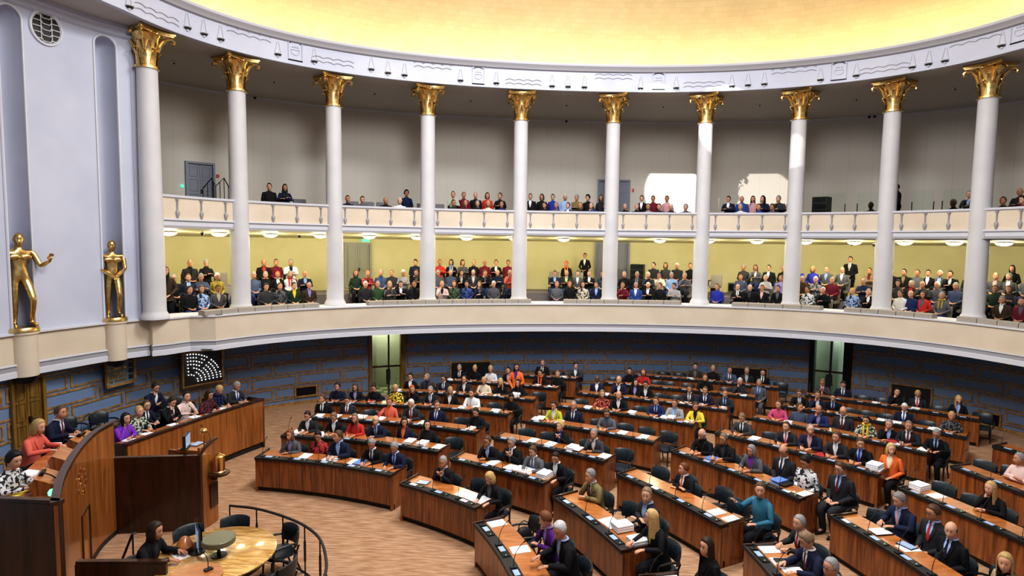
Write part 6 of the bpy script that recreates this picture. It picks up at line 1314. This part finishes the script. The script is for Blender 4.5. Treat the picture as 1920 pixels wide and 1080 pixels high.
def gal(table, offs, base_s, gname, m, zdef):
    rows = {}
    for (bay, row), L in table.items():
        for q in L:
            w = q.split(); x, y = px(w[0], float(w[1]), float(w[2])); P = onr(x, y, base_s, offs[row]); rows.setdefault(row, []).append([bay, ang(P), P.z - 1.235*GS, w[3:], x])
    fit = {}
    for row, L in rows.items():
        c = np.polyfit([q[1] for q in L], [q[2] for q in L], 2 if len(L) > 8 else 1); fit[row] = (c, min(q[1] for q in L), max(q[1] for q in L))
    def zt(row, a): c, lo, hi = fit[row]; return float(np.polyval(c, max(lo, min(hi, a))))
    for row, L in rows.items():
        for q in L:
            for ca in COLS:
                d = (q[1] - ca)*rad(ca, 1)
                if abs(d) < .34 and row == 1: q[1] = ca + math.copysign(.34, d)/rad(ca, 1)
        L.sort(key=lambda q: q[1]); R_ = lambda a: rad(a, base_s, offs[row])
        for i in range(len(L) - 1):
            gap = (L[i+1][1] - L[i][1])*R_(L[i][1])
            if gap < .49: d = (.49 - gap)/2/R_(L[i][1]); L[i][1] -= d; L[i+1][1] += d
        k = 0; lastbay = None
        for bay, a, z, w, x in L:
            k = k + 1 if bay == lastbay else 1; lastbay = bay
            P = pt(a, base_s, zt(row, a) + .0, offs[row]); face = (FOC - P); face.z = 0; face.normalize(); rad_ = -pt(a, 1).normalized(); face = (face*.5 + rad_*.5).normalized()
            w = [s.replace('_', ' ') for s in w]; inn = w[5] if len(w) > 5 and w[5] != '-' else None; tie = w[6] if len(w) > 6 and w[6] != '-' else None; sca = w[7] if len(w) > 7 else None
            pose = rnd.choice(['L', 'L', 'L', 'X', 'C', 'L']); kind = w[3]
            Q = P - face*.055
            b = make_person(Q, face, GS, w[0], w[1], w[2], kind, w[4], inn, tie, sca, pose, rnd.choice([-20, 0, 0, 15]), rnd.choice([0, 0, 12]), False, legs='dark blue' if rnd.random() < .3 else 'black', shoes=gname == 'lower')
            if (gname, bay, row) == ('lower', 7, 1) and w[2] == 'g': 
                for ch in b.children:
                    if ch.name.startswith('trousers'): ch.color = (.5, .07, .05, 1)
            lab = '%s, %s gallery, %s bay, %s row' % (b['desc'], gname, ORD[bay], ORD[row-1])
            b['lab0'] = lab; b['seat'] = ORD[k-1] + ' person'; tag(b, lab, 'person', 'visitors in the %s gallery' % gname)
            gseat(Q, face, m, '%s seat in use, %s gallery, %s bay, %s row, %s along' % ('tan' if m == 'seat' else 'grey', gname, ORD[bay], ORD[row-1], ORD[k-1]), 'seats of the %s gallery' % gname)
    return zt, rows
LOFF = {1: .88, 2: 1.72, 3: 2.56}; UOFF = {1: .72, 2: 1.5}
zl, lrows = gal(LOWER, LOFF, 1.0, 'lower', 'seat', 2.95); zu, urows = gal(UPPER, UOFF, 1.0, 'upper', 'seatgrey', 5.95)
# empty seats seen between the visitors
EMPT_L = [('G', 235, 715, 0, 3), ('G', 500, 720, 0, 3), ('G', 575, 720, 0, 3), ('G', 560, 790, 0, 2), ('G', 620, 790, 0, 2), ('H', 350, 740, 2, 2), ('H', 640, 720, 2, 3), ('I', 230, 690, 4, 3), ('I', 400, 690, 4, 3), ('J', 430, 780, 6, 2), ('J', 160, 720, 5, 3), ('N', 975, 880, 9, 2), ('N', 960, 745, 9, 3)]
EMPT_U = [('G', 780, 185, 1, 2), ('G', 1055, 190, 1, 2), ('G', 1120, 190, 1, 2), ('H', 135, 175, 2, 2), ('H', 245, 175, 2, 2), ('H', 300, 175, 2, 2), ('H', 420, 180, 2, 2), ('H', 590, 180, 2, 2), ('H', 750, 195, 3, 2), ('H', 800, 195, 3, 2), ('I', 720, 220, 5, 2), ('I', 790, 215, 5, 2), ('J', 1180, 250, 7, 1), ('J', 1000, 250, 7, 1), ('N', 400, 240, 8, 1), ('N', 40, 250, 7, 1)]
for L, gname, offs, zt, m, rows in ((EMPT_L, 'lower', LOFF, zl, 'seat', lrows), (EMPT_U, 'upper', UOFF, zu, 'seatgrey', urows)):
    for i, (c, x, y, bay, row) in enumerate(L):
        P = onr(*px(c, x, y), 1.0, offs[row]); a = ang(P)
        if min(abs(a - q[1]) for q in rows[row])*rad(a, 1, offs[row]) < .44: a += .2/rad(a, 1)
        if min(abs(a - q[1]) for q in rows[row])*rad(a, 1, offs[row]) < .40: continue
        P = pt(a, 1.0, zt(row, a), offs[row]); rows[row].append([bay, a, 0, [], 0])
        gseat(P, -pt(a, 1).normalized(), m, 'empty %s seat, %s gallery, %s bay, %s row, %s such' % ('tan' if m == 'seat' else 'grey', gname, ORD[bay], ORD[row-1], ORD[i]), 'seats of the %s gallery' % gname)
# stepped floors
def tiers(nm, offs, zt, s_front, back_s, rows, zedge, o0):
    mb = MB(); A = arange(-1.222, A1, 120); prof = []
    cuts = [o0] + [(offs[r] + offs[r+1])/2 - .12 for r in rows[:-1]]
    g = []
    for i, r in enumerate(rows):
        if i: g.append([pt(a, 1.0, zt(rows[i-1], a) - .004, cuts[i]) for a in A]); g.append([pt(a, 1.0, zt(r, a) - .004, cuts[i]) for a in A])
        else: fs = lambda a: s_front if a > -1.11 else max(s_front, 1.005); g.append([pt(a, fs(a), zedge, .2) for a in A]); g.append([pt(a, fs(a), zt(r, a) - .004, .25) for a in A]); 
    g.append([pt(a, back_s, zt(rows[-1], a) - .004) for a in A]); mb.grid(g, 'tread'); struct(nm, mb, sharp=20)
tiers('floor_lower_gallery', LOFF, zl, .94, 1.40, [1, 2, 3], 3.42, 0); tiers('floor_upper_gallery', UOFF, zu, .985, 1.41, [1, 2], 5.84, 0)
def ggrid(zt, row, s, off): pass
# standing people
def stander(c, x, y, off, row, zt, a_, lab, pose='S', yaw=0, turn=None, **kw):
    P = onr(*px(c, x, y), 1.0, off); a = ang(P); zf = zt(row, a); sc = max(.80, min(1.05, (P.z - zf)/1.635)); P = pt(a, 1.0, zf, off); face = (FOC - P); face.z = 0; face.normalize()
    if turn is not None: face = Vector((cos(turn), sin(turn), 0))
    tag(make_person(P, face, sc, *a_, pose=pose, yaw=yaw, **kw), lab, 'person')
stander('I', 452, 577, 3.25, 3, zl, ('f', 's', 'd', 'suit', 'black', 'white'), 'dark-haired woman in black suit standing by the lower gallery door')
stander('J', 1138, 603, 3.25, 3, zl, ('m', 's', 'd', 'suit', 'black', 'white', 'light grey'), 'guard in black suit standing with folded hands at lower gallery wall')
stander('G', 148, 652, 1.2, 1, zl, ('f', 'l', 'n', 'jacket', 'brown', 'black'), 'long-haired woman in brown coat standing by the first column, lower gallery')
stander('N', 1152, 668, 3.25, 3, zl, ('f', 'l', 'k', 'plain', 'black'), 'long black-haired woman in black standing at far lower gallery wall')
stander('N', 318, 82, 2.6, 2, zu, ('m', 's', 'd', 'suit', 'black', 'black'), 'man in black suit standing in profile in the upper gallery', 'A', turn=2.9)
# ceiling lamps of the lower gallery
LAMPS = [(316, 440), (411, 441.5), (507, 443), (601, 443), (692, 443), (782, 445), (875, 445.5), (966, 447), (1057, 449), (1147, 450), (1237, 451.5), (1328, 453), (1419, 454), (1510, 456), (1602, 458), (1696, 459), (1789, 460), (1882, 461)]
mb = MB(); mb.lathe([(.25, .035), (.25, .0), (.22, -.005), (.21, .01)], m='lightband', n=22); lr_ = mb.mesh('rim'); mb = MB(); mb.lathe([(.22, -.003), (.20, -.04), (.14, -.07), (.05, -.085), (.005, -.088)], m='glow', n=22); lg = mb.mesh('glass_bowl')
for i, (x, y) in enumerate(LAMPS):
    P = onr(x, y, 1.13); a = ang(P); z = lr(5.80, 5.645, (1.13 - 1.05)/.34) - .037; P = pt(a, 1.13, z); e = empty('ceiling_lamp', P); link('rim', lr_, e); link('glass_bowl', lg, e)
    tag(e, 'round white ceiling lamp in the lower gallery, %s from the statue wall' % ORD[i], 'lamp', 'round ceiling lamps of the lower gallery')
    ld = bpy.data.lights.new('gallery_lamp_light', 'POINT'); ld.energy = 75; ld.color = (1, .92, .68); ld.shadow_soft_size = .2; lo = bpy.data.objects.new('gallery_lamp_light', ld); COL.objects.link(lo); lo.location = P - Vector((0, 0, .18))
# cameras, speakers, detectors on the gallery ceilings
mb = MB(); mb.lathe([(.05, 0), (.05, -.03), (.02, -.04)], m='white', n=12); mb.ball((0, 0, -.07), .055, 'metal', 10, 6); dc = mb.mesh('dome_camera')
for i, (c, x, y, s, z) in enumerate([('G', 405, 430, 1.10, 5.775), ('G', 1085, 455, 1.14, 5.76), ('J', 1148, 522, 1.2, 5.73), ('N', 148, 522, 1.24, 5.71)]):
    P = onr(*px(c, x, y), s); a = ang(P); tag(link('security_camera', dc, None, pt(a, s, z)), 'small dark dome camera on lower gallery ceiling, %s from the statue wall' % ORD[i], 'camera', 'gallery dome cameras')
for i, (x, y) in enumerate([(478, 189), (1062, 223), (1630, 219), (1640, 219)]):
    P = onr(x, y, 1.38); a = ang(P); o = link('security_camera', dc, None, pt(a, 1.38, 10.752)); tag(o, 'small dark camera on the upper gallery ceiling, %s from the statue wall' % ORD[i], 'camera', 'upper gallery cameras')
mb = MB(); mb.lathe([(.07, 0), (.07, -.02), (.02, -.03)], m='lightband', n=12); mb.ball((.05, 0, -.04), .03, 'metal', 6, 4); sp = mb.mesh('spotlight')
for i, (x, y) in enumerate([(323, 116), (511, 152), (700, 174), (880, 188), (1060, 196), (1241, 199), (1422, 196), (1603, 186), (1788, 165)]):
    P = at(x, y, 10.79); a = ang(P); s = hypot(P.x, P.y)/(11*G(a)); o = link('ceiling_spot', sp, None, pt(a, s, lr(10.82, 10.75, (s - .944)/.466))); tag(o, 'tiny ceiling spot on the upper gallery soffit, %s from the statue wall' % ORD[i], 'spotlight', 'soffit spots')
# small wall fittings: exit signs, alarms
def wallbox(nm, x, y, s, w, h, m, lab, cat, z=None):
    P = onr(x, y, s); a = ang(P); mb = MB(); mb.box((0, 0, 0), (w, .04, h), m); tag(link(nm, mb.mesh(nm, 0), None, pt(a, s, P.z, -.025), -a), lab, cat)
M['exit'] = plain('exit_green', (.1, .5, .4), .4, em=(.15, .9, .65), es=.8); M['alarm'] = plain('alarm_red', (.6, .05, .05), .4)
wallbox('exit_sign', 341, 349, 1.405, .10, .10, 'exit', 'small green sign beside the upper gallery door at the statue end', 'sign'); wallbox('exit_sign', 685, 451, 1.38, .30, .10, 'exit', 'lit green exit sign above lower gallery olive door', 'sign')
wallbox('fire_alarm', 408, 330, 1.405, .09, .10, 'alarm', 'red fire alarm beside the upper gallery door at the statue end', 'alarm'); wallbox('fire_alarm', 1187, 357, 1.405, .09, .14, 'alarm', 'red fire alarm beside the middle upper gallery door', 'alarm')
wallbox('fire_alarm', 771, 648, WS, .08, .12, 'alarm', 'red fire alarm beside glass door nearer the ministers', 'alarm'); wallbox('fire_alarm', 1602, 670, WS, .08, .12, 'alarm', 'red fire alarm beside the far glass door', 'alarm')
# equipment racks
def rack(P, face, h, w, lab):
    rz = atan2(-face.x, face.y); e = empty('equipment_rack', P, rz); mb = MB(); mb.box((0, 0, h/2), (w, .5, h), 'black'); link('cabinet', mb.mesh('cabinet', 0), e)
    mb = MB(); n = 5
    for i in range(n): mb.box((0, .26, h*(i + .6)/n), (w*.86, .02, h/n*.7), 'metal')
    link('front_slots', mb.mesh('front_slots', 0), e); tag(e, lab, 'rack')
P = onr(1196, 505, 1.0, 3.3); a = ang(P); rack(pt(a, 1, zl(3, a), 3.2), -pt(a, 1).normalized(), 1.15, .55, 'black equipment cabinet in the lower gallery beside the middle door')
P = onr(1539, 385, 1.0, 1.5); a = ang(P); rack(pt(a, 1, zu(2, a), 1.6), -pt(a, 1).normalized(), 1.2, .5, 'black equipment rack behind the upper gallery rail')
P = onr(1373, 535, 1.36); a = ang(P); e = empty('wall_heater', pt(a, 1.375, zl(3, a) + .02), -a); mb = MB(); mb.box((0, 0, .2), (.4, .06, .4), 'seat'); link('case', mb.mesh('case', 0), e); mb = MB(); mb.box((0, -.035, .2), (.34, .02, .3), 'metal'); link('grille', mb.mesh('grille', 0), e); tag(e, 'low wall vent on the yellow lower gallery wall', 'vent')
# glass screens of the upper gallery
for i, (x0, x1, yt) in enumerate(((1529, 1584, 362), (1607, 1650, 360), (1709, 1750, 358), (1766, 1806, 360))):
    a0, a1 = ang(onr(x0, 390, 1.0, .35)), ang(onr(x1, 390, 1.0, .35)); e = empty('glass_screen', pt((a0+a1)/2, 1.0, 0, .35)); inv = Matrix.Translation(-e.location); z0 = zu(1, a0); z1 = z0 + 1.55
    mb = MB(); A = arange(a0, a1, 4); mb.grid([[pt(a, 1.0, z, .35 + o) for a in A] for z, o in ((z0 + .1, 0), (z1, 0), (z1, .012), (z0 + .1, .012), (z0 + .1, 0))], 'glass'); o = link('glass_panel', mb.mesh('glass_panel'), e); o.matrix_parent_inverse = inv
    for a in (a0, a1): mb = MB(); mb.tube([pt(a, 1.0, z0, .356), pt(a, 1.0, z1 - .35, .356)], .016, 'metal', 6); o = link('post', mb.mesh('post'), e); o.matrix_parent_inverse = inv
    tag(e, 'clear glass screen with dark posts in the upper gallery, %s from the middle' % ORD[i], 'screen', 'upper gallery glass screens')
# dark stair rail by the upper door at the statue end
e = empty('stair_railing', pt(ang(onr(400, 365, 1.0, 2.2)), 1.0, zu(2, -1), 2.2)); inv = Matrix.Translation(-e.location)
a0, a1, a2 = [ang(onr(x, 370, 1.0, 2.2)) for x in (381, 405, 436)]; za = zu(2, a0)
pts = [(a0, 1.0), (lr(a0, a1, .7), 1.35), (a1, 1.1), (lr(a1, a2, .5), 1.38), (a2, .9)]
mb = MB(); mb.tube([pt(a, 1.0, za + h, 2.2) for a, h in pts], .02, 'metal', 6); o = link('handrail', mb.mesh('handrail'), e); o.matrix_parent_inverse = inv
for i in range(9):
    f = i/8; k = min(3, int(f*4)); t = f*4 - k; a = lr(pts[k][0], pts[k+1][0], t); h = lr(pts[k][1], pts[k+1][1], t); mb = MB(); mb.tube([pt(a, 1.0, za, 2.2), pt(a, 1.0, za + h, 2.2)], .012, 'metal', 5); o = link('baluster', mb.mesh('baluster'), e); o.matrix_parent_inverse = inv
tag(e, 'short dark stair railing in the upper gallery near the statue wall', 'railing')
# ---- the two gilded statues in the niches
def statue(P, face, H, pose, lab):
    J = joints('A', False); h = 1.0; J['sh0'].x = .215; J['sh1'].x = -.215
    if pose == 'raise':
        J['el1'] = Vector((-.30, .12, 1.14)); J['wr1'] = Vector((-.36, .34, 1.24)); J['hd1'] = Vector((-.1, .2, .95)).normalized(); J['kn1'] = Vector((-.14, .16, .52)); J['an1'] = Vector((-.15, .02, .09)); J['to1'] = Vector((-.19, .16, .035)); J['el0'] = Vector((.25, -.10, 1.12)); J['wr0'] = Vector((.22, -.06, .88))
    else:
        for k, s in ((0, 1), (1, -1)): J['el%d' % k] = Vector((s*.24, .06, 1.12)); J['wr%d' % k] = Vector((s*.05, .27, .95)); J['hd%d' % k] = Vector((-s*.5, .8, -.3)).normalized()
        J['kn1'] = Vector((-.10, .12, .51)); J['to1'] = Vector((-.14, .14, .035))
    V, E_, R = body_skel('A', False, J); R = [(r[0]*1.08, r[1]*1.15) if isinstance(r, tuple) else r*1.12 for r in R]; R[0] = (.155, .125); R[1] = (.145, .11); R[2] = (.20, .135); R[3] = .075
    vs, fs = skin_mesh(V, E_, R, 2); mb = MB(); mb.add(vs, fs, 'gold'); hb = MB(); head_geo(hb, J['hd'], radians(-25 if pose != 'raise' else -15), radians(5), False); mb.add(hb.v, hb.f, 'gold')
    mb.tube([J['nk'] + Vector((0, 0, -.03)), J['nk2'], J['hd'] + Vector((0, -.02, -.05))], [.066, .058, .06], 'gold', 12, cap=False)
    for s in (-1, 1): mb.ball((s*.085, .092, 1.31), .09, 'gold', 14, 8, (1.05, .28, .62)); mb.ball((s*.075, -.09, .93), .085, 'gold', 10, 6, (1, .8, 1))
    rz = atan2(-face.x, face.y); sc = H/1.76; e = empty('gilded_statue', P, rz); mb2 = MB(); mb2.lathe([(.27*sc, 0), (.27*sc, .06), (.25*sc, .10), (.01, .10)], m='gold', n=24); link('plinth', mb2.mesh('plinth'), e)
    o = link('figure', mb.mesh('figure', 0), e, (0, 0, .095 - .01), 0, sc); o.data.polygons.foreach_set('use_smooth', [True]*len(o.data.polygons))
    hm = link('hair', hair_mesh('s'), o, J['hd'], radians(-25 if pose != 'raise' else -15)); hm.data = hm.data.copy(); hm.data.materials.clear(); hm.data.materials.append(M['gold']); tag(e, lab, 'statue')
for (t0, t1), (yh, pose, lab) in zip(nich, ((450, 'clasp', 'gilded male statue with clasped hands in the niche beside the colonnade'), (436, 'raise', 'gilded male statue with raised hand in the niche at podium end'))):
    c = (t0 + t1)/2; P = swp(c, 3.447, -.06); i = min(range(len(SWC)), key=lambda i: (SWC[i] - V3(P.x, P.y)).length); n = SN[i]; top = EYE.z + ray(214 if pose == 'clasp' else 30, yh).z*hypot(P.x - EYE.x, P.y - EYE.y)/hypot(*ray(214 if pose == 'clasp' else 30, yh).xy)
    f_ = (n*.8 + Vector((EYE.x - P.x, EYE.y - P.y, 0)).normalized()*.6 ).normalized(); statue(P, f_, top - 3.53, pose, lab)
# ================================================================== LIGHT
def area(nm, loc, size, power, color, rot=(0, 0, 0), shape='DISK', spread=None):
    ld = bpy.data.lights.new(nm, 'AREA'); ld.shape = shape; ld.size = size; ld.energy = power; ld.color = color
    if spread: ld.spread = spread
    o = bpy.data.objects.new(nm, ld); COL.objects.link(o); o.location = loc; o.rotation_euler = rot; return o
area('skylight_and_wash', (1.2, 1.0, 15.0), 3.4, 1900, (.86, .92, 1)); area('dome_wash', (1.5, 0, 13.6), 13, 700, (.95, .95, 1)); _q = (Vector((1, 10, 3)) - Vector((1, -6, 13.4))).to_track_quat('-Z', 'Y').to_euler(); area('skylight_and_wash', (1, -6, 13.4), 4, 1500, (.92, .95, 1), _q)  # dome_wash stands in for dome bounce; the tilted near-side lamp is added wash
def spot(nm, loc, tgt, half, power, color, blend=.12, r=.03):
    ld = bpy.data.lights.new(nm, 'SPOT'); ld.energy = power; ld.color = color; ld.spot_size = radians(2*half); ld.spot_blend = blend; ld.shadow_soft_size = r
    o = bpy.data.objects.new(nm, ld); COL.objects.link(o); o.location = loc; o.rotation_euler = (Vector(tgt) - Vector(loc)).to_track_quat('-Z', 'Y').to_euler(); return o
S0 = Vector((.6, .6, 15.0))
spot('sunbeam', S0, onr(1264, 364, 1.40), 4.35, 25000, (1, .97, .92)); spot('sunbeam', S0, onr(1422, 385, 1.40), 5.0, 14000, (1, .97, .92)); spot('sunbeam', S0, onr(1490, 290, 1.0), 2.2, 6000, (1, .97, .92))
w_ = bpy.data.worlds.new('world'); SC.world = w_; w_.use_nodes = True
w_.node_tree.nodes['Background'].inputs[0].default_value = (.75, .82, 1, 1); w_.node_tree.nodes['Background'].inputs[1].default_value = .35
SC.view_settings.view_transform = 'Standard'; SC.view_settings.look = 'Medium High Contrast'; SC.view_settings.exposure = -0.32
SC.cycles.max_bounces = 6; SC.cycles.diffuse_bounces = 4; SC.cycles.caustics_reflective = False; SC.cycles.caustics_refractive = False
uniq_people(); uniq_papers()
